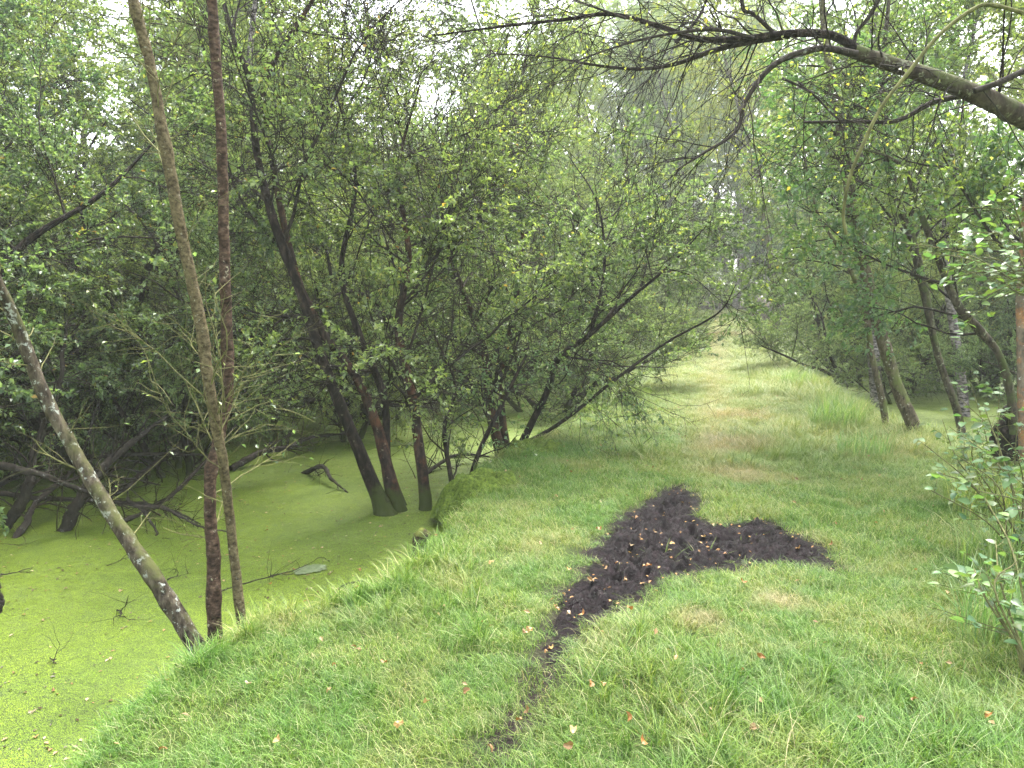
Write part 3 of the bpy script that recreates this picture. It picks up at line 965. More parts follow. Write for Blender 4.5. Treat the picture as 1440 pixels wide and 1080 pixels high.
# saplings in the pond
for k, (pp, lab) in enumerate([([(640, 708), (632, 660), (625, 600), (640, 540), (610, 470)], 'thin dark sapling rising from the pond between the rusty trunk and the bank'),
                               ([(655, 700), (672, 640), (700, 580), (740, 500)], 'thin bent sapling leaning right beside the bank edge')]):
    Ys = G(*pp[0], ZW)[1]
    st = explicit([P(pp[0][0], pp[0][1] + 8, Ys)] + [P(u, v, Ys + .1 * i) for i, (u, v) in enumerate(pp)], [.028, .026, .022, .018, .014, .008][:len(pp) + 1], 24)
    make_tree('willow_sapling', lab, 'sapling', [st], 'bark_dark', 31 + k, limbs=[dict(count=8, t0=.25, t1=1, L=(.4, .9), ang=(.4, 1.1), npts=6, wander=.2, lift=.02, ratio=.5, rmin=.004),
              dict(count=60, t0=.1, t1=1, L=(.15, .5), ang=(.4, 1.1), npts=5, wander=.2, lift=0, ratio=.5, rmin=.002)],
              leaves=dict(count=500, size=(.03, .055)), loc=tuple(G(*pp[0], ZW)), sides=8)

# ---- generic sallow prototypes, copied through the thicket
def sallow_proto(seed, H, nst, spread, nleaf, label, group, mat='bark_dark', leaf='leaf_sallow', low=.10, size=(.026, .058)):
    r = np.random.default_rng(seed)
    stems = []
    for i in range(nst):
        a = 2 * PI * (i + r.random() * .6) / nst
        o = np.array([math.cos(a), math.sin(a), 0])
        pts = [np.array([0, 0, -.3]) + o * .08]
        d = o * r.uniform(.3, .8) * spread + np.array([0, 0, 1.0])
        for s in range(6):
            d = d / np.linalg.norm(d)
            pts.append(pts[-1] + d * H / 6 * r.uniform(.8, 1.2))
            d = d + r.normal(0, .22, 3); d[2] = max(d[2], .25)
        stems.append(explicit(pts, [.075, .062, .052, .042, .032, .02, .008], 26))
    k = nst / 3
    return make_tree('sallow_tree', label, 'tree', stems, mat, seed, group=group, limbs=[
        dict(count=34, t0=low, t1=1, L=(H * .22, H * .5), ang=(.6, 1.4), npts=8, wander=.16, lift=.02, ratio=.5, rmin=.008),
        dict(count=300, t0=.1, t1=1, L=(.4, 1.2), ang=(.4, 1.2), npts=6, wander=.18, lift=0, ratio=.5, rmin=.004),
        dict(count=1900, t0=.05, t1=1, L=(.2, .55), ang=(.4, 1.2), npts=4, wander=.18, lift=-.02, ratio=.5, rmin=.003)],
        leaves=dict(count=nleaf, size=size), sides=8, bumpy=.15, leaf=leaf, bare=1500)


GL = 'dark sallows crowded over the far side of the pond'
LL = 'dense dark sallow of the thicket crowding over the back of the pond'
protos = [sallow_proto(41, 4.6, 4, 1.0, 76000, LL, GL), sallow_proto(42, 5.2, 3, .8, 76000, LL, GL), sallow_proto(43, 4.2, 5, 1.2, 76000, LL, GL),
          sallow_proto(44, 6.0, 3, .7, 80000, LL, GL)]
used_p = set()


def place(pi, x, y, s, label, group, rz=None, z=None, sz=None):
    z = float(hgt(x, y)) if z is None else z
    z = max(z, -.5)
    rz = random.uniform(0, 6.28) if rz is None else rz
    p = protos[pi]
    if pi not in used_p:
        used_p.add(pi)
        p.location = (x, y, z); p.rotation_euler = (0, 0, rz); p.scale = (s, s, sz or s); p['label'] = label; p['group'] = group
        return p
    return copy_tree(p, (x, y, z), rz, s, label, group, sz)


back = [(-5.0, 6.3), (-3.4, 7.9), (-7.4, 6.6), (-2.0, 9.4), (-14, 10.5), (-13, 16.5), (-7.5, 16.5), (-2.2, 22), (-9, 22), (-16, 23), (-4.5, 26), (-13, 29), (-7.5, 12), (-4.2, 14.6), (-1.0, 14.2), (-11, 11), (-17, 16), (-20, 25), (-6.5, 20), (-1.5, 28),
        (-4.9, 8.6), (-3.2, 9.8), (-6.6, 7.4), (-7.5, 9.8), (-5.2, 11.2), (-1.6, 11.0), (-9.2, 12.5), (-3.3, 13.0), (-6.8, 14), (-.6, 12.7), (-10.5, 16), (-4.8, 16.5), (-1.8, 16),
        (-8.2, 19), (-13, 20), (-3, 20), (.2, 19.5), (-6, 23), (-11, 25), (-1, 25), (2.2, 25.5), (-5, 29), (-16, 27), (0, 31), (4.5, 33), (-10, 33), (-19, 20), (-13, 13), (-10.5, 8.5), (-3, 36), (-8.5, 6.0)]
for i, (x, y) in enumerate(back):
    if y > 24:
        continue
    k = .62 if x > -3.6 and y < 20 else .95
    place(i % 4, x + random.uniform(-.3, .3), y + random.uniform(-.3, .3), k * random.uniform(.9, 1.12), LL, GL)
for (x, y, s_) in [(-4.4, 10.2, .5), (-2.4, 12.2, .5), (-6.0, 12.8, .6), (-8.4, 11.2, .55), (-1.2, 16.5, .6), (-3.9, 17.4, .6), (-9.8, 14.4, .6), (-6.0, 9.2, .5), (-8.9, 7.6, .6), (-12, 10, .7), (-2.7, 19, .7), (-5.8, 17.8, .65)]:  # low fill sallows, added to deepen the shade in the lower thicket
    place(int(abs(x * 7)) % 4, x, y, s_, LL, GL)
for (x, y, s_) in [(5, 47, 1.6), (8.5, 49, 1.7), (12.5, 48, 1.6), (15.5, 44, 1.5), (10.5, 56, 2.0), (6.5, 58, 2.0), (15, 56, 2.0), (2, 52, 1.8), (18, 49, 1.8), (-3, 50, 1.8), (20, 40, 1.5), (-8, 46, 1.7)]:
    place(int(y) % 4, x, y, s_, 'pale distant tree closing the view beyond the end of the path', 'distant trees beyond the end of the path')
rt = np.random.default_rng(17)
for k in range(14):
    x0, y0 = rt.uniform(-5.2, -.6), rt.uniform(7.6, 10.5)
    a_ = rt.uniform(-2.6, -.4); ln_ = rt.uniform(1.2, 2.4); h0 = rt.uniform(.5, 1.2)
    p0 = np.array([x0, y0, h0 + .3]); dd = np.array([math.cos(a_), math.sin(a_) * .6, 0])
    dead('hanging_branch', [p0, p0 + dd * ln_ * .35 + np.array([0, 0, .12]), p0 + dd * ln_ * .7 - np.array([0, 0, .12]), p0 + dd * ln_ - np.array([0, 0, h0 * .75])], .026, .007,
         'bare dark branch arching low over the shaded pond under the thicket', 300 + k, tw=22, Lt=(.2, .7))['group'] = 'bare low branches over the pond'
GP = 'sallows leaning over the left side of the path'
LP = 'bushy sallow overhanging the left edge of the path further along'
for i, (x, y, s) in enumerate([(.5, 11.6, .7), (.7, 14.3, .75), (1.6, 17.5, .8), (2.7, 21.5, .9), (3.9, 27, 1.0), (5.6, 34, 1.15)]):
    place((i + 2) % 4, x, y, s, ['first small bushy sallow behind the arching willow on the left path edge', 'second bushy sallow along the left path edge, beyond the arching willow', 'third bushy sallow along the left path edge',
        'fourth sallow along the left path edge, pale with distance', 'fifth sallow along the left path edge, near where the path narrows', 'farthest pale sallow at the left of the path end'][i], GP)
GR = 'bushes closing in on the right side of the path'
LR = 'low leafy sallow bush closing in on the right side of the path'
for i, (x, y, s) in enumerate([(6.1, 12.6, .5), (6.6, 15, .6), (7.3, 17.5, .7), (8.9, 20.5, .75), (10.2, 23.5, .8), (8.5, 14, .7), (6.9, 13.8, .55), (8.0, 17.2, .7), (9.8, 21.5, .85), (11.2, 26, .9), (12.6, 31, 1.0), (9.6, 16, .9), (11.5, 20, 1.0), (8.8, 11.8, .6), (14.5, 25, 1.2), (15.0, 37, 1.2), (9, 52, 1.4), (13.5, 15, 1.1), (10.6, 13, .7), (7.6, 10.4, .42), (9.4, 9.4, .6)]):
    place((i + 1) % 4, x, y, s, LR, GR)

# ---- birches / alders on the right and beyond: tall slim trees
def tall_proto(seed, H, mat, label, cat='tree', name='birch_tree', nleaf=64000, t0=.35):
    r = np.random.default_rng(seed)
    pts = [np.array([0, 0, -.2])]
    d = np.array([r.normal(0, .08), r.normal(0, .08), 1.0])
    for s in range(7):
        d = d / np.linalg.norm(d); pts.append(pts[-1] + d * H / 7); d = d + r.normal(0, .06, 3)
    st = explicit(pts, [.13, .11, .1, .085, .07, .05, .03, .01], 40)
    return make_tree(name, label, cat, [st], mat, seed, limbs=[
        dict(count=46, t0=t0, t1=1, L=(1.2, 3.0), ang=(.5, 1.1), npts=8, wander=.1, lift=.02, ratio=.4, rmin=.01),
        dict(count=320, t0=.15, t1=1, L=(.6, 1.4), ang=(.4, 1.0), npts=6, wander=.12, lift=-.04, ratio=.5, rmin=.004),
        dict(count=1300, t0=.05, t1=1, L=(.3, .8), ang=(.3, .9), npts=5, wander=.1, lift=-.12, ratio=.5, rmin=.002)],
        leaves=dict(count=nleaf, size=(.035, .065), aspect=.75), sides=12, bumpy=.06, leaf='leaf_birch')


tp = [tall_proto(61, 11, 'bark_birch', 'x'), tall_proto(62, 12.5, 'bark_tan', 'x'), tall_proto(63, 10, 'bark_tan', 'x')]
used_t = set()


def place_tall(k, x, y, s, label, group=None, rz=None, tilt=None):
    p = tp[k]
    z = max(float(hgt(x, y)), -.4)
    rz = random.uniform(0, 6.28) if rz is None else rz
    if k in used_t:
        p = copy_tree(p, (x, y, z), rz, s)
    used_t.add(k)
    p.location = (x, y, z); p.rotation_euler = (tilt[0] if tilt else 0, tilt[1] if tilt else 0, rz); p.scale = (s, s, s)
    p['label'] = label
    if group: p['group'] = group
    elif 'group' in p: del p['group']
    return p


place_tall(0, 5.75, 12.2, .8, 'pale birch with flaking white bark behind the leaning trunks at right', tilt=(0, R(-3)))
place_tall(0, 6.6, 11.3, .6, 'slender pinkish white birch stem between the leaning trunk and the dark trunk', tilt=(0, R(-6)))
place_tall(1, 9.0, 13.6, 1.0, 'straight tan trunk standing in the right woodland behind the leafy shrub')
GB = 'tall thin trees rising behind the thicket'
LB = 'tall slender tree rising pale behind the thicket'
for i, (x, y, s) in enumerate([(8.2, 45, 1.7), (10.5, 50, 1.9), (13, 47, 1.8), (15.5, 52, 1.9), (9.5, 41, 1.2), (17.5, 45, 1.7), (11.8, 42, 1.3), (-11, 15.5, 1.15), (-8.5, 18.5, 1.1), (-13.5, 13, 1.1), (-5.5, 20.5, .95), (-16, 19, 1.2), (-7.5, 8.5, .75), (-9.5, 10, .8), (-5.6, 10.2, .7), (-3.5, 12, .75), (1, 22, .85), (-1, 18, .8), (2, 27, .9), (4.2, 38, 1.1), (0, 27, .9), (-4, 30, 1), (5.5, 41, 1.2), (-6, 15, .72), (-9, 17, .8), (-2.6, 15.5, .75), (1.2, 31, 1), (-12, 11.5, .8), (-7, 23, .9), (2.4, 24, .85), (-1.5, 34, 1.1), (6.5, 49, 1.3), (-11, 14, .8), (11.5, 13, 1.), (14, 18, 1.1), (12, 23, 1.05), (17, 27, 1.2), (9.8, 29, 1.1), (15, 35, 1.2), (6.2, 44, 1.3), (9.5, 47, 1.35), (13, 46, 1.3), (2, 44, 1.2), (-4, 42, 1.2), (-9, 40, 1.2),
                               (-15, 34, 1.1), (-20, 28, 1.1), (-2.5, 24, .8), (-7, 27, .9), (-12, 19, .8), (-15, 14, .8), (18, 41, 1.3), (21, 33, 1.2), (-16, 44, 1.3), (22, 22, 1.1), (17, 15, 1.0), (-23, 36, 1.3), (5, 52, 1.4), (11, 54, 1.4), (-22, 12, 1.0)]):
    place_tall(i % 3, x, y, s, LB, GB)

# ---- photographed trunks on the right bank
def P_trunk(pts, Y, radii, n=50, dy=0.0, k=.78):
    return explicit([P(u, v, Y + dy * i) for i, (u, v) in enumerate(pts)], radii, n, k)


def right_limbs(k, low=.35, L=(.6, 1.6)):
    return [dict(count=int(16 * k), t0=low, t1=1, L=L, ang=(.6, 1.3), npts=8, wander=.15, lift=.03, ratio=.45, rmin=.007),
            dict(count=int(110 * k), t0=.15, t1=1, L=(.3, .9), ang=(.4, 1.1), npts=6, wander=.16, lift=0, ratio=.5, rmin=.003),
            dict(count=int(600 * k), t0=.1, t1=1, L=(.15, .45), ang=(.4, 1.1), npts=4, wander=.18, lift=0, ratio=.5, rmin=.0016)]


Yr = G(1292, 615, 0)[1]
t1 = P_trunk([(1296, 632), (1285, 600), (1262, 545), (1242, 480), (1225, 420), (1212, 360), (1198, 290), (1185, 200), (1165, 90), (1150, -60), (1140, -200)], Yr, [.1, .088, .08, .08, .078, .075, .07, .06, .045, .03, .012])
make_tree('alder_tree', 'thicker mossy grey brown trunk leaning left on the right bank', 'tree', [t1], 'bark_tan', 71, limbs=right_limbs(1.1, .5), leaves=dict(count=5000, size=(.03, .055)), loc=tuple(G(1292, 615, 0)), leaf='leaf_alder', bumpy=.15, flare=.3)
t2 = P_trunk([(1246, 600), (1240, 560), (1226, 500), (1218, 440), (1205, 400), (1180, 350), (1150, 300), (1130, 220)], Yr + .4, [.05, .045, .042, .04, .034, .026, .016, .008])
make_tree('alder_tree', 'thin tan stem just left of the thicker leaning trunk', 'tree', [t2], 'bark_tan', 72, limbs=right_limbs(.5, .45), leaves=dict(count=2500, size=(.035, .065)), loc=tuple(P(1246, 592, Yr + .4)), leaf='leaf_alder')
Y3 = 8.2
t3 = P_trunk([(1356, 625), (1345, 575), (1325, 520), (1312, 470), (1298, 400), (1280, 330), (1262, 280), (1250, 220), (1240, 120), (1250, 0), (1260, -150)], Y3, [.056, .05, .046, .044, .058, .055, .05, .045, .035, .022, .01])
make_tree('alder_tree', 'dark slender trunk with moss near its foot behind the leafy shrub', 'tree', [t3], 'bark_mossy', 73, limbs=right_limbs(1.0, .45), leaves=dict(count=5000, size=(.03, .055)), loc=tuple(P(1352, 612, Y3)), leaf='leaf_alder')
Y4 = 6.6
t4 = P_trunk([(1425, 610), (1422, 560), (1405, 500), (1375, 462), (1345, 425), (1310, 340), (1285, 270), (1270, 235), (1235, 215), (1180, 205)], Y4, [.05, .042, .038, .045, .042, .034, .026, .02, .014, .006])
make_tree('alder_tree', 'dark crooked limb rising left from the black stump at right', 'tree', [t4], 'bark_mossy', 74, limbs=right_limbs(.9, .3), leaves=dict(count=5000, size=(.035, .07)), loc=tuple(P(1425, 600, Y4)), leaf='leaf_alder', bumpy=.25)
Y5 = 6.0
t5 = P_trunk([(1446, 650), (1442, 600), (1440, 520), (1438, 430), (1442, 370), (1450, 250), (1470, 100), (1480, -100)], Y5, [.075, .065, .06, .06, .06, .055, .05, .03])
make_tree('alder_tree', 'trunk patched with orange lichen at the very right edge', 'tree', [t5], 'bark_orange', 75, limbs=right_limbs(.8, .5), leaves=dict(count=4000, size=(.035, .07)), loc=tuple(P(1446, 640, Y5)), leaf='leaf_alder')

# ---- overhanging branch tree, rooted outside the picture at right
Yo = 3.9
ob = explicit([np.array([4.9, 4.9, -.2]), np.array([4.6, 4.7, .8]), np.array([4.05, 4.4, 1.9]), P(1520, 200, Yo + .3), P(1440, 165, Yo + .1), P(1390, 140, Yo), P(1320, 112, Yo), P(1260, 92, Yo), P(1200, 72, Yo)],
              [.14, .12, .09, .07, .054, .046, .04, .035, .032], 60)


def bow(pts, Y, r0, r1, n=34, dy=0.0):
    return explicit([P(u, v, Y + dy * i) for i, (u, v) in enumerate(pts)], [r0 * .82, r1], n)


ov = [bow([(1215, 76), (1170, 50), (1110, 47), (1050, 54), (985, 55), (930, 38), (860, 20), (790, 28), (700, 38), (610, 50)], Yo, .028, .004, 46),
      bow([(1205, 76), (1150, 68), (1090, 90), (1050, 140), (1035, 185), (990, 215), (950, 240)], Yo - .1, .021, .003, 40, -.03),
      bow([(1110, 50), (1050, 60), (1000, 72), (950, 90), (900, 97), (840, 92), (770, 80), (690, 75)], Yo + .05, .02, .003, 40, .03),
      bow([(1350, 135), (1310, 145), (1260, 170), (1200, 171), (1130, 172)], Yo + .1, .018, .007, 30),
      bow([(1370, 128), (1400, 118), (1440, 100), (1490, 80)], Yo - .1, .017, .014, 20),
      bow([(1090, 48), (1060, 20), (1045, 12), (1042, -30)], Yo, .013, .009, 16),
      bow([(1060, 54), (1010, 42), (960, 45), (905, 55), (860, 68), (800, 90)], Yo - .1, .013, .003, 30),
      bow([(1200, 70), (1205, 45), (1225, 20), (1245, -20)], Yo, .012, .008, 16),
      bow([(950, 60), (985, 20), (1005, -40)], Yo + .2, .01, .006, 16),
      bow([(880, 26), (830, 8), (780, -10)], Yo - .1, .008, .003, 16),
      bow([(1100, 110), (1140, 130), (1170, 160), (1185, 172)], Yo, .008, .004, 14)]
rr = np.random.default_rng(5)
t = thing('overhanging_tree', 'large bare twiggy bough reaching in from the right over the path', 'tree', (4.9, 4.9, float(hgt(4.9, 4.9))))
lo = np.array(t.location)
V, F = tubes(ob[0] - lo, ob[1], 20, .12); link('trunk', mesh_from('trunk', V, F, M['bark_bough'], True), t)
acc = []
for C, RR in ov:
    V, F = tubes(C - lo, RR, 8, .1)
    link('bough', mesh_from('bough', V, F, M['dead_wood'] if RR[0, 0] < .02 else M['bark_dark'], True), t)
for C, RR in ov + [(ob[0][:, 30:], ob[1][:, 30:])]:
    ln = np.linalg.norm(np.diff(C[0], axis=0), axis=1).sum()
    c1 = grow(rr, C, np.minimum(RR, .017), int(18 * ln) + 3, .1, 1, (.2, .85), (.5, 1.3), 8, .14, -.04, .35, .0028)
    c2 = grow(rr, *c1, int(80 * ln) + 8, .1, 1, (.2, .65), (.4, 1.1), 7, .16, -.16, .6, .0015)
    c3 = grow(rr, *c2, int(140 * ln) + 5, .1, 1, (.06, .25), (.4, 1.1), 4, .16, -.14, .7, .0013)
    for q, k in ((c1, 4), (c2, 3), (c3, 3)):
        add(acc, tubes(q[0] - lo, q[1], k))
    V3, F3 = leaves_on(rr, c3[0] - lo, int(130 * ln), (.014, .028))
    ov_leaf = globals().setdefault('ov_leaf_acc', []); add(ov_leaf, (V3, F3))
V, F = merged(acc); link('twigs', mesh_from('twigs', V, F, M['bark_twig']), t, kind='stuff')
V, F = merged(ov_leaf_acc); link('foliage', mesh_from('foliage', V, F, M['leaf_birch']), t)
# long pale drooping twig
dt = bow([(1460, 25), (1400, 8), (1370, 12), (1320, 50), (1275, 105), (1240, 150), (1215, 200), (1195, 250), (1186, 300), (1190, 330)], 3.0, .009, .006, 50)
V, F = tubes(dt[0], dt[1], 8, .1)
o = link('drooping_twig', mesh_from('drooping_twig', V, F, M['bark_twig_green'], True), t)
o.matrix_parent_inverse.identity(); o.location = -lo

def PX(lst):
    return [P(u, v, Y) for u, v, Y in lst]


Yl = G(95, 745, ZW)[1]
dead('dead_limb', PX([(88, 752, Yl), (105, 715, Yl), (140, 665, Yl + .2), (190, 620, Yl + .5), (250, 575, Yl + 1)]), .07, .04, 'thick dark dead stem rising right out of the pond at far left', 1)
dead('dead_limb', PX([(10, 740, Yl), (35, 690, Yl), (50, 620, Yl + .2), (80, 540, Yl + .4), (90, 450, Yl + .6)]), .06, .03, 'dark dead stem rising steeply at the left edge of the pond', 2)
dead('dead_limb', PX([(-60, 645, Yl - .3), (0, 655, Yl - .3), (60, 668, Yl - .2), (110, 685, Yl), (150, 700, Yl), (180, 715, Yl)]), .045, .02, 'dark branch lying nearly level above the water at left', 3)
dead('dead_limb', PX([(-40, 690, Yl + .2), (50, 700, Yl + .3), (150, 705, Yl + .4), (240, 715, Yl + .3), (290, 740, Yl)]), .03, .018, 'thin level dead branch reaching behind the leaning stem', 4)
dead('dead_limb', PX([(300, 600, Yl + 2.2), (240, 640, Yl + 1.8), (190, 680, Yl + 1.0), (150, 700, Yl + .6)]), .05, .03, 'dead pole slanting down from the thicket towards the leaning stem', 5)
dead('dead_limb', PX([(170, 735, Yl - .2), (235, 700, Yl + .6), (330, 600, Yl + 2)]), .025, .02, 'thin dark pole slanting up behind the two upright stems', 6)
dead('dead_limb', PX([(20, 760, Yl - .2), (60, 710, Yl + .1), (120, 650, Yl + .6), (150, 560, Yl + .9)]), .04, .02, 'dark crooked stem crossing the tangle at far left', 7)
dead('dead_limb', PX([(-40, 700, Yl + 1.2), (60, 655, Yl + 1.2), (180, 640, Yl + 1.3), (300, 640, Yl + 1.8)]), .05, .03, 'long sagging dead branch behind the tangle at far left', 8)
dead('fallen_branch', PX([(325, 660, 7.9), (370, 637, 8.2), (410, 630, 8.5), (450, 615, 8.9), (500, 612, 9.3)]), .05, .03, 'fallen dark bough lying from the water into the thicket behind the upright stems', 9)
dead('fallen_branch', [G(425, 668, ZW - .03), P(455, 655, 7.6), P(470, 668, 7.4), G(500, 690, ZW)], .04, .02, 'short mossy broken branch arching out of the pond', 10, tw=8, Lt=(.1, .3))
dead('fallen_branch', PX([(0, 870, 4.4), (-6, 830, 4.4), (-20, 760, 4.5)]), .03, .025, 'dark stub at the left frame edge standing in the duckweed', 15, tw=0)
dead('fallen_branch', PX([(560, 700, 7.2), (600, 665, 7.8), (640, 640, 8.2), (700, 645, 8.4)]), .03, .02, 'thin dead branch lying between the trunks in the pond', 16)
dead('fallen_branch', PX([(400, 560, 9.5), (520, 570, 9.6), (640, 565, 10)]), .05, .03, 'level dead bough low above the bright water at the back', 17)
dead('fallen_branch', PX([(180, 700, 6.0), (205, 735, 5.9), (220, 770, 5.7), (222, 785, 5.6)]), .018, .008, 'drooping dark branch tip dipping to the water beside the leaning stem', 18, tw=6, Lt=(.1, .3))
dead('fallen_branch', PX([(190, 712, 5.8), (240, 716, 5.7), (285, 740, 5.4), (330, 750, 5.3)]), .02, .01, 'grey dead branch passing behind the upright stems', 19, tw=8, Lt=(.1, .4))


def wtwig(pts, r0, label, seed, tw=4):
    return dead('floating_twig', [G(u, v, ZW + .012 + h) for u, v, h in pts], r0, r0 * .4, label, seed, tw=tw, Lt=(.06, .2), cat='twig')


wtwig([(310, 832, 0), (370, 815, .02), (420, 803, .01), (455, 785, .02), (475, 788, .0)], .006, 'thin twig lying on the duckweed by the pale scum patch', 41)
wtwig([(470, 834, 0), (488, 818, .03), (508, 820, .05), (522, 858, .0)], .008, 'crooked twig hooked up out of the duckweed near the bank', 42)
wtwig([(235, 815, 0), (280, 806, .01)], .006, 'short dark twig on the duckweed left of the red stem', 43, 2)
wtwig([(150, 795, 0), (180, 783, .02)], .005, 'little dark twig on the duckweed under the leaning stem', 44, 2)
wtwig([(165, 858, 0), (192, 868, .01)], .007, 'small mossy twig afloat in the middle of the duckweed', 45, 3)
wtwig([(380, 903, 0), (410, 920, .02), (430, 890, .06), (415, 875, .09)], .007, 'forked bare twig at the pond margin right of the upright stems', 46, 5)
wtwig([(430, 915, .02), (450, 908, .05), (480, 900, .03)], .007, 'twig half in the bank grass at the pond margin', 47, 4)
wtwig([(245, 935, 0), (262, 950, .01), (280, 962, 0)], .006, 'small bare twig left of the forked base', 48, 1)
wtwig([(0, 808, 0), (28, 802, .02)], .008, 'pale twig tip floating at the left frame edge', 49, 1)
wtwig([(70, 925, 0), (95, 932, .01)], .004, 'tiny twig lying on the near duckweed', 50, 1)

# scum patch
V, F = grid(np.linspace(-1, 1, 24), np.linspace(-1, 1, 24), lambda x, y: x * 0)
m, nt, out = new_mat('pale_scum')
b = N(nt, 'ShaderNodeBsdfPrincipled'); b.inputs['Roughness'].default_value = .3
geo = N(nt, 'ShaderNodeNewGeometry')
nt.links.new(ramp(nt, noise_node(nt, 60, 5, .7, geo.outputs['Position']), [(.35, (.07, .11, .03)), (.6, (.16, .19, .11))]), b.inputs['Base Color'])
nt.links.new(b.outputs[0], out.inputs[0])
a_ = np.arctan2(V[:, 1], V[:, 0]); q_ = np.hypot(V[:, 0], V[:, 1])
msk = q_ < .75 + .2 * vnoise(a_ * 2, q_ * 0)
F = F[msk[F].all(1)]; V[:, 2] = .006 * fbm(V[:, 0] * 3, V[:, 1] * 3)
V[:, 0] *= .13; V[:, 1] *= .14; V[:, 0] += V[:, 1] * .4
o = link('scum_patch', mesh_from('scum_patch', V, F, m, True), kind='stuff', label='pale scum patch on the duckweed')
o.location = G(440, 800, ZW + .008)

# ---- stumps and roots on the bank edge
def lump(name, label, cat, loc, prof, mat, seed, amp=.3, parent_props=None):
    """irregular stump: prof = [(z, rx, ry, dx, dy)]"""
    r = np.random.default_rng(seed); k = 28
    prof = np.array(prof, float); n = 22
    t = np.linspace(0, len(prof) - 1, n)
    pr = np.stack([np.interp(t, np.arange(len(prof)), prof[:, c]) for c in range(5)], 1)
    th = np.linspace(0, 2 * PI, k, endpoint=False)
    X = pr[:, 1:2] * np.cos(th) + pr[:, 3:4]; Y = pr[:, 2:3] * np.sin(th) + pr[:, 4:5]; Z = pr[:, 0:1] + 0 * X
    nz = 1 + amp * fbm(X * 14 + seed, Y * 14, Z * 10, 4)
    X = pr[:, 3:4] + (X - pr[:, 3:4]) * nz; Y = pr[:, 4:5] + (Y - pr[:, 4:5]) * nz
    Z = Z + .02 * fbm(X * 20, Y * 20, Z * 5) * (np.linspace(0, 1, n)[:, None])
    V = np.stack([X, Y, Z], -1).reshape(-1, 3)
    i = np.arange(n - 1)[:, None] * k; j = np.arange(k)[None]
    F = np.stack([i + j, i + (j + 1) % k, i + k + (j + 1) % k, i + k + j], -1).reshape(-1, 4)
    V = np.vstack([V, V[-k:].mean(0)])
    cap = np.array([[(n - 1) * k + a, (n - 1) * k + (a + 1) % k, len(V) - 1, len(V) - 1] for a in range(k)])
    F = np.vstack([F, cap[:, [0, 1, 2, 2]]])
    F3 = np.vstack([F[:, [0, 1, 2]], F[:-k][:, [0, 2, 3]]])
    t_ = thing(name, label, cat, loc)
    link('wood', mesh_from('wood', V, F3, mat, True), t_)
    return t_


M['moss_stump'] = bark_mat('mossy_stump', [(0.3, (0.02, 0.015, 0.01)), (0.7, (0.09, 0.07, 0.04))], moss=(0.12, 0.14, 0.03), scale=1.2, bump=.9)
M['moss'] = bark_mat('moss', [(0.3, (0.03, 0.05, 0.01)), (0.55, (0.1, 0.15, 0.02)), (0.75, (0.2, 0.24, 0.04))], bump=1.0, scale=1.3, zst=1)
sp_ = STUMP_A
lump('mossy_stump', 'small mossy broken stump standing at the duckweed edge', 'stump', tuple(sp_), [(-.15, .08, .07, 0, 0), (0, .075, .065, 0, 0), (.08, .05, .05, .0, 0), (.16, .05, .05, .02, 0), (.25, .06, .05, .03, 0), (.29, .02, .02, .03, 0)], M['moss_stump'], 3, .35)
sp2 = STUMP_B
lump('root_stump', 'dark rotten stump propping up the mossy bank corner', 'stump', tuple(sp2), [(-.2, .14, .12, 0, 0), (0, .12, .1, 0, 0), (.15, .1, .1, .03, .03), (.27, .12, .1, .08, .08), (.31, .05, .05, .08, .08)], M['moss_stump'], 5, .45)
sp3 = P(1418, 612, 6.7)
lump('black_stump', 'black stump with crooked limb at the right edge', 'stump', (sp3[0], sp3[1], sp3[2] - .05), [(-.15, .13, .13, 0, 0), (.0, .12, .11, 0, 0), (.1, .08, .09, -.02, 0), (.22, .1, .08, .01, 0), (.30, .07, .08, .04, 0), (.33, .03, .03, .05, 0)], M['bark_dark'], 6, .8)
# pale splintered piece
o = dead('broken_wood', [P(676, 676, 8.0), P(684, 655, 8.05), P(690, 648, 8.1)], .05, .03, 'pale splintered piece of wood leaning by the willow foot', 61, mat='pale_wood', tw=0, cat='wood')

# mossy shelves on bank edge
def moss_shelf(loc, rx, ry, h, seed, label):
    V, F = grid(np.linspace(-1, 1, 44), np.linspace(-1, 1, 44), lambda x, y: x * 0)
    q = np.hypot(V[:, 0], V[:, 1]) + .22 * fbm(V[:, 0] * 2 + seed, V[:, 1] * 2)
    V[:, 2] = h * sstep(1.0, .45, q) * (1 + .3 * fbm(V[:, 0] * 5 + seed, V[:, 1] * 5)) + .02 * fbm(V[:, 0] * 16, V[:, 1] * 16 + seed) - .05
    F = F[(q < 1.02)[F].all(1)]
    V[:, 0] *= rx; V[:, 1] *= ry
    o = link('moss_cushion', mesh_from('moss_cushion', V, F, M['moss'], True), label=label, category='moss')
    o.location = loc
    return o


for k, (u, v, rx, ry, h, lab) in enumerate([
        (700, 690, .42, .35, .30, 'mossy cushion at the bank corner nearest the thick dark willow'),
        (770, 640, .45, .4, .28, 'dark green moss shelf beside the foot of the arching willow'),
        (905, 560, .5, .6, .30, 'yellow green moss cushion on the bank edge further along the path'),
        (850, 585, .35, .4, .28, 'small moss cushion overhanging the ditch between the larger ones')]):
    g = G(u, v, -.05)
    moss_shelf((g[0] - .12, g[1], -h * .62), rx, ry, h, k * 7.3, lab)

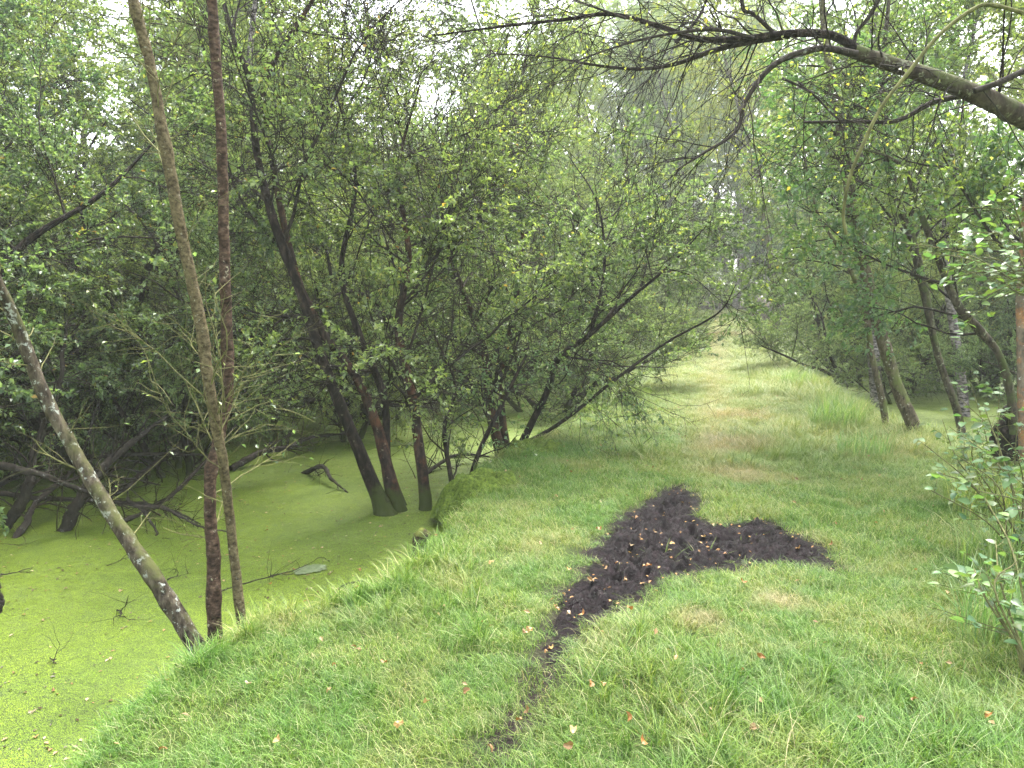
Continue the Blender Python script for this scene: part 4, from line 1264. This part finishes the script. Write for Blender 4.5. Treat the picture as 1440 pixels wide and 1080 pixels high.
# ------------------------------------------------------------------ leafy shrub at right, every leaf a part
def big_leaf_mesh(r, L, W):
    n = 5
    t = np.linspace(0, 1, n + 1)
    w = W * np.sin(np.pi * np.clip(t, .0, 1) ** .8) ** .8
    w[0] = .0; w[-1] = 0
    z = -.25 * L * t ** 2
    V = []
    for i in range(n + 1):
        V += [(-w[i], t[i] * L, z[i] + w[i] * .25), (0, t[i] * L, z[i]), (w[i], t[i] * L, z[i] + w[i] * .25)]
    F = []
    for i in range(n):
        a = i * 3
        F += [(a, a + 1, a + 4, a + 3), (a + 1, a + 2, a + 5, a + 4)]
    return np.array(V), np.array(F)


leaf_meshes = [mesh_from('leaf', *big_leaf_mesh(rng, L, W), m_, True) for L, W in ((.07, .022), (.085, .026), (.055, .018)) for m_ in (M['leaf_alder'],)]
for c_ in ((.06, .115, .045), (.095, .165, .055)):
    mm_ = leaf_mat('shrub_leaf', [(0, c_), (1, tuple(x * 1.3 for x in c_))], trans=.35, rough=.5, spec=.3)
    leaf_meshes += [mesh_from('leaf', *big_leaf_mesh(rng, L, W), mm_, True) for L, W in ((.075, .024), (.09, .027))]


def shrub(name, label, base, tips, seed, nper, group=None):
    r = np.random.default_rng(seed)
    t = thing(name, label, 'shrub', tuple(base), group)
    acc = []; Cs = []
    for tip in tips:
        mid = (base * .5 + tip * .5) + np.array([0, 0, .12]) + r.normal(0, .05, 3)
        C, RR = explicit([base, base * .7 + mid * .3 + r.normal(0, .03, 3), mid, tip], [.008, .005, .0025], 16)
        V, F = tubes(C - base, RR, 5); link('stem', mesh_from('stem', V, F, M['bark_twig_green'], True), t)
        s1, R1 = grow(r, C, RR, 7, .3, 1, (.12, .4), (.5, 1.1), 6, .1, .02, .6, .0018)
        V, F = tubes(s1 - base, R1, 3); add(acc, (V, F))
        Cs += [C[0]] + list(s1)
    V, F = merged(acc); link('twigs', mesh_from('twigs', V, F, M['bark_twig_green']), t, kind='stuff')
    for C in Cs:
        m_ = nper if len(C) < 12 else nper + 3
        for q in range(m_):
            x = r.uniform(.35, 1) * (len(C) - 1); i = min(int(x), len(C) - 2)
            p = C[i] + (C[i + 1] - C[i]) * (x - i) - base
            o = bpy.data.objects.new('leaf', leaf_meshes[r.integers(len(leaf_meshes))])
            COL.objects.link(o); o.parent = t
            o.location = p
            tdir = C[i + 1] - C[i]
            az = math.atan2(tdir[1], tdir[0]) - PI / 2 + r.choice([-1, 1]) * r.uniform(.3, 1.1)
            o.rotation_euler = (r.normal(.1, .3), r.normal(0, .35), az)
            s = r.uniform(.45, .95); o.scale = (s, s, s)
    return t


b1 = P(1440, 800, 4.4); b1[2] = float(hgt(b1[0], b1[1]))
shrub('bramble_shrub', 'light green leafy shrub spreading left in front of the black stump', np.array(b1),
      [P(1300, 625, 4.7), P(1335, 600, 4.9), P(1365, 650, 4.3), P(1400, 600, 4.4), P(1320, 665, 4.2), P(1430, 640, 4.2), P(1385, 575, 5.0), P(1345, 640, 4.6), P(1310, 690, 4.0), P(1375, 690, 3.9), P(1415, 650, 4.6)], 81, 3)
b4 = P(1400, 700, 5.6); b4[2] = float(hgt(b4[0], b4[1]))
shrub('bramble_shrub', 'leafy shrub between the leaning trunks and the black stump', np.array(b4),
      [P(1325, 590, 5.8), P(1350, 560, 6.0), P(1380, 600, 5.5), P(1405, 560, 5.8), P(1345, 630, 5.4), P(1430, 600, 5.3), P(1395, 640, 5.2), P(1365, 540, 6.2)], 84, 4)
b2 = np.array([4.25, 5.6, 0.0])
shrub('leafy_branch', 'big fresh green leaves hanging at the right edge above the stump', np.array(P(1470, 420, 4.6)),
      [P(1330, 330, 4.8), P(1290, 400, 5.0), P(1350, 290, 4.6), P(1400, 340, 4.3), P(1380, 420, 4.5), P(1420, 270, 4.4), P(1300, 355, 5.2), P(1340, 390, 4.9), P(1410, 380, 4.6), P(1265, 340, 5.4), P(1360, 450, 4.9)], 82, 3)
shrub('bramble_shrub', 'straggly shrub at the right edge lower down in the grass', np.array([*G(1440, 960, 0)[:2], 0.0]),
      [P(1370, 800, 3.4), P(1400, 760, 3.5), P(1420, 850, 3.1), P(1385, 700, 3.8), P(1430, 790, 3.2)], 83, 3)
# tall weeds at right margin
for k, (u, v, lab) in enumerate([(1410, 800, 'rough tall grass at the right edge under the shrub'), (1380, 720, 'tall grass growing up through the leafy shrub'), (1435, 900, 'tall grass at the right edge nearest the viewer')]):
    sedge('grass_clump', on_ground(u, v), 260, .25, (.25, .5), lab)

# ------------------------------------------------------------------ fallen leaves
def fallen_mesh(k):
    r = np.random.default_rng(200 + k)
    n = 7
    th = np.linspace(0, 2 * PI, 10, endpoint=False)
    q = 1 + .12 * r.normal(size=10)
    V = np.stack([np.cos(th) * q * .0145, np.sin(th) * q * .0095, .006 * np.cos(2 * th + k) + .003 * r.normal(size=10)], 1)
    V = np.vstack([[0, 0, -.001], V])
    F = np.array([[0, 1 + i, 1 + (i + 1) % 10] for i in range(10)])
    return mesh_from('fallen_leaf', V, F, M['fallen_v'][k % 4])


M['fallen_v'] = [leaf_mat('fallen_leaf_tint', [(0, c), (1, tuple(x * 1.2 for x in c))], trans=.1, rough=.5) for c in ((.17, .09, .03), (.22, .135, .06), (.19, .085, .02), (.27, .19, .09))]
fm = [fallen_mesh(k) for k in range(8)]


def fleaf(p, s, label, group, tilt=.25):
    o = bpy.data.objects.new('fallen_leaf', fm[random.randrange(8)])
    COL.objects.link(o)
    o.location = p; o.rotation_euler = (random.gauss(0, tilt), random.gauss(0, tilt), random.uniform(0, 6.28)); o.scale = (s, s, s)
    o['label'] = label; o['category'] = 'leaf'; o['group'] = group
    return o


mud_leaf = [(901, 758), (921, 763), (945, 773), (885, 775), (873, 797), (852, 803), (905, 800), (912, 806), (888, 770), (830, 822), (832, 830), (800, 818), (793, 850), (800, 872), (781, 873),
            (818, 877), (840, 758), (843, 757), (941, 781), (943, 784), (1002, 745), (1014, 749), (1033, 749), (1011, 771), (989, 755), (1020, 785), (855, 832), (820, 870), (895, 735), (868, 790), (783, 877), (1122, 778), (1062, 742), (775, 920), (768, 940), (880, 815)]
for u, v in mud_leaf:
    g = G(u, v, -.02); z = float(mud_h(g[0], g[1])) if mudmask(g[0], g[1]) > 0 else float(hgt(g[0], g[1])) + .05
    fleaf((g[0], g[1], z + .012), random.uniform(.8, 1.25), 'small orange tan fallen leaf lying on the dark mud', 'fallen leaves on the mud')
for u, v in [(1045, 828), (1070, 932), (886, 865), (950, 942), (848, 980), (540, 945), (470, 952), (462, 988), (498, 925), (505, 922), (390, 1052), (230, 1072), (350, 975), (745, 898), (738, 903), (832, 970), (740, 1015),
             (905, 1055), (884, 1018), (1210, 1025), (1060, 1032), (1390, 1015), (730, 1020), (805, 1045), (800, 1065), (690, 1060), (1285, 990), (760, 770), (690, 800), (782, 700), (1168, 770), (600, 1000), (655, 985), (560, 1030)]:
    g = G(u, v, .05)
    fleaf((g[0], g[1], float(hgt(g[0], g[1])) + random.uniform(.07, .1)), random.uniform(.8, 1.3), 'small tan fallen leaf caught in the grass', 'fallen leaves in the grass', .5)
for u, v in [(297, 978), (334, 972)]:
    pass
for u, v in [(45, 1000), (50, 1035), (170, 830), (172, 883), (235, 955), (117, 1058), (20, 945), (466, 804), (505, 800), (250, 968), (75, 970), (415, 800), (438, 858), (375, 745), (560, 690), (380, 820), (365, 880), (60, 872)]:
    fleaf(tuple(G(u, v, ZW + .008)), random.uniform(.7, 1.1), 'small brown leaf floating on the duckweed', 'larger leaves floating on the duckweed', .08)


def litter(name, n, area, zf, size, mat, cond, label, tilt):
    r = rng
    x = r.uniform(area[0], area[1], n); y = r.uniform(area[2], area[3], n)
    k = cond(x, y); x, y = x[k], y[k]; n = len(x)
    a = r.uniform(0, 2 * PI, n)
    d = np.stack([np.cos(a), np.sin(a), r.normal(0, tilt, n)], 1); d /= np.linalg.norm(d, axis=1, keepdims=True)
    nn = np.stack([r.normal(0, tilt, n), r.normal(0, tilt, n), np.ones(n)], 1)
    V, F = leaf_quads(r, np.stack([x, y, zf(x, y)], 1), d, nn, r.uniform(size[0], size[1], n), .6, .12)
    return link(name, mesh_from(name, V, F, mat), kind='stuff', label=label)


litter('floating_leaves', 13000, (-9, 2, 2, 12), lambda x, y: x * 0 + ZW + .006, (.008, .03), M['fallen_dark'],
       lambda x, y: (hgt(x, y) < ZW - .03) & (fbm(x * 1.2, y * 1.2, .4) > -.35 + .5 * rng.random(len(x))), 'brown leaf scraps speckling the duckweed', .05)
litter('mud_leaves', 500, (bx0, bx1, by0, by1), lambda x, y: mud_h(x, y) + .008, (.012, .028), M['fallen'], lambda x, y: mudmask(x, y) > 0, 'leaf scraps on the mud', .3)
litter('grass_leaves', 500, (-1.5, 5, 2, 12), lambda x, y: hgt(x, y) + rng.uniform(.04, .09, len(x)), (.015, .035), M['fallen'],
       lambda x, y: (hgt(x, y) > -.12) & (x > xl(y)) & (x < xr(y)), 'dry leaf scraps scattered in the grass', .5)
litter('woodland_litter', 14000, (5.5, 18, 6, 24), lambda x, y: hgt(x, y) + .01, (.03, .06), M['fallen_dark'],
       lambda x, y: hgt(x, y) > ZW, 'brown leaf litter under the trees', .4)

# stick on the mud
dead('stick', [on_ground(977, 783, .02), on_ground(984, 765, .04), on_ground(1003, 742, .05)], .008, .004, 'pale stick lying across the middle of the mud', 91, mat='bark_tan', tw=3, Lt=(.05, .12), cat='stick')
dead('stick', [on_ground(1003, 787, .02), on_ground(1008, 765, .03)], .005, .003, 'thin short stick beside the longer one on the mud', 92, mat='bark_tan', tw=0, cat='stick')

# ------------------------------------------------------------------ haze
def box(name, lo, hi):
    (a, b, c), (d, e, f) = lo, hi
    V = np.array([(a, b, c), (d, b, c), (d, e, c), (a, e, c), (a, b, f), (d, b, f), (d, e, f), (a, e, f)], float)
    F = np.array([(0, 3, 2, 1), (4, 5, 6, 7), (0, 1, 5, 4), (1, 2, 6, 5), (2, 3, 7, 6), (3, 0, 4, 7)])
    m, nt, out = new_mat('haze')
    pv = N(nt, 'ShaderNodeVolumePrincipled')
    pv.inputs['Color'].default_value = (.93, 1.0, .93, 1)
    pv.inputs['Density'].default_value = HAZE
    pv.inputs['Anisotropy'].default_value = .2
    nt.links.new(pv.outputs[0], out.inputs['Volume'])
    o = link(name, mesh_from(name, V, F, m), kind='stuff')
    return o


HAZE = 0.0017
box('haze', (-130, -70, -2.2), (130, 170, 22))
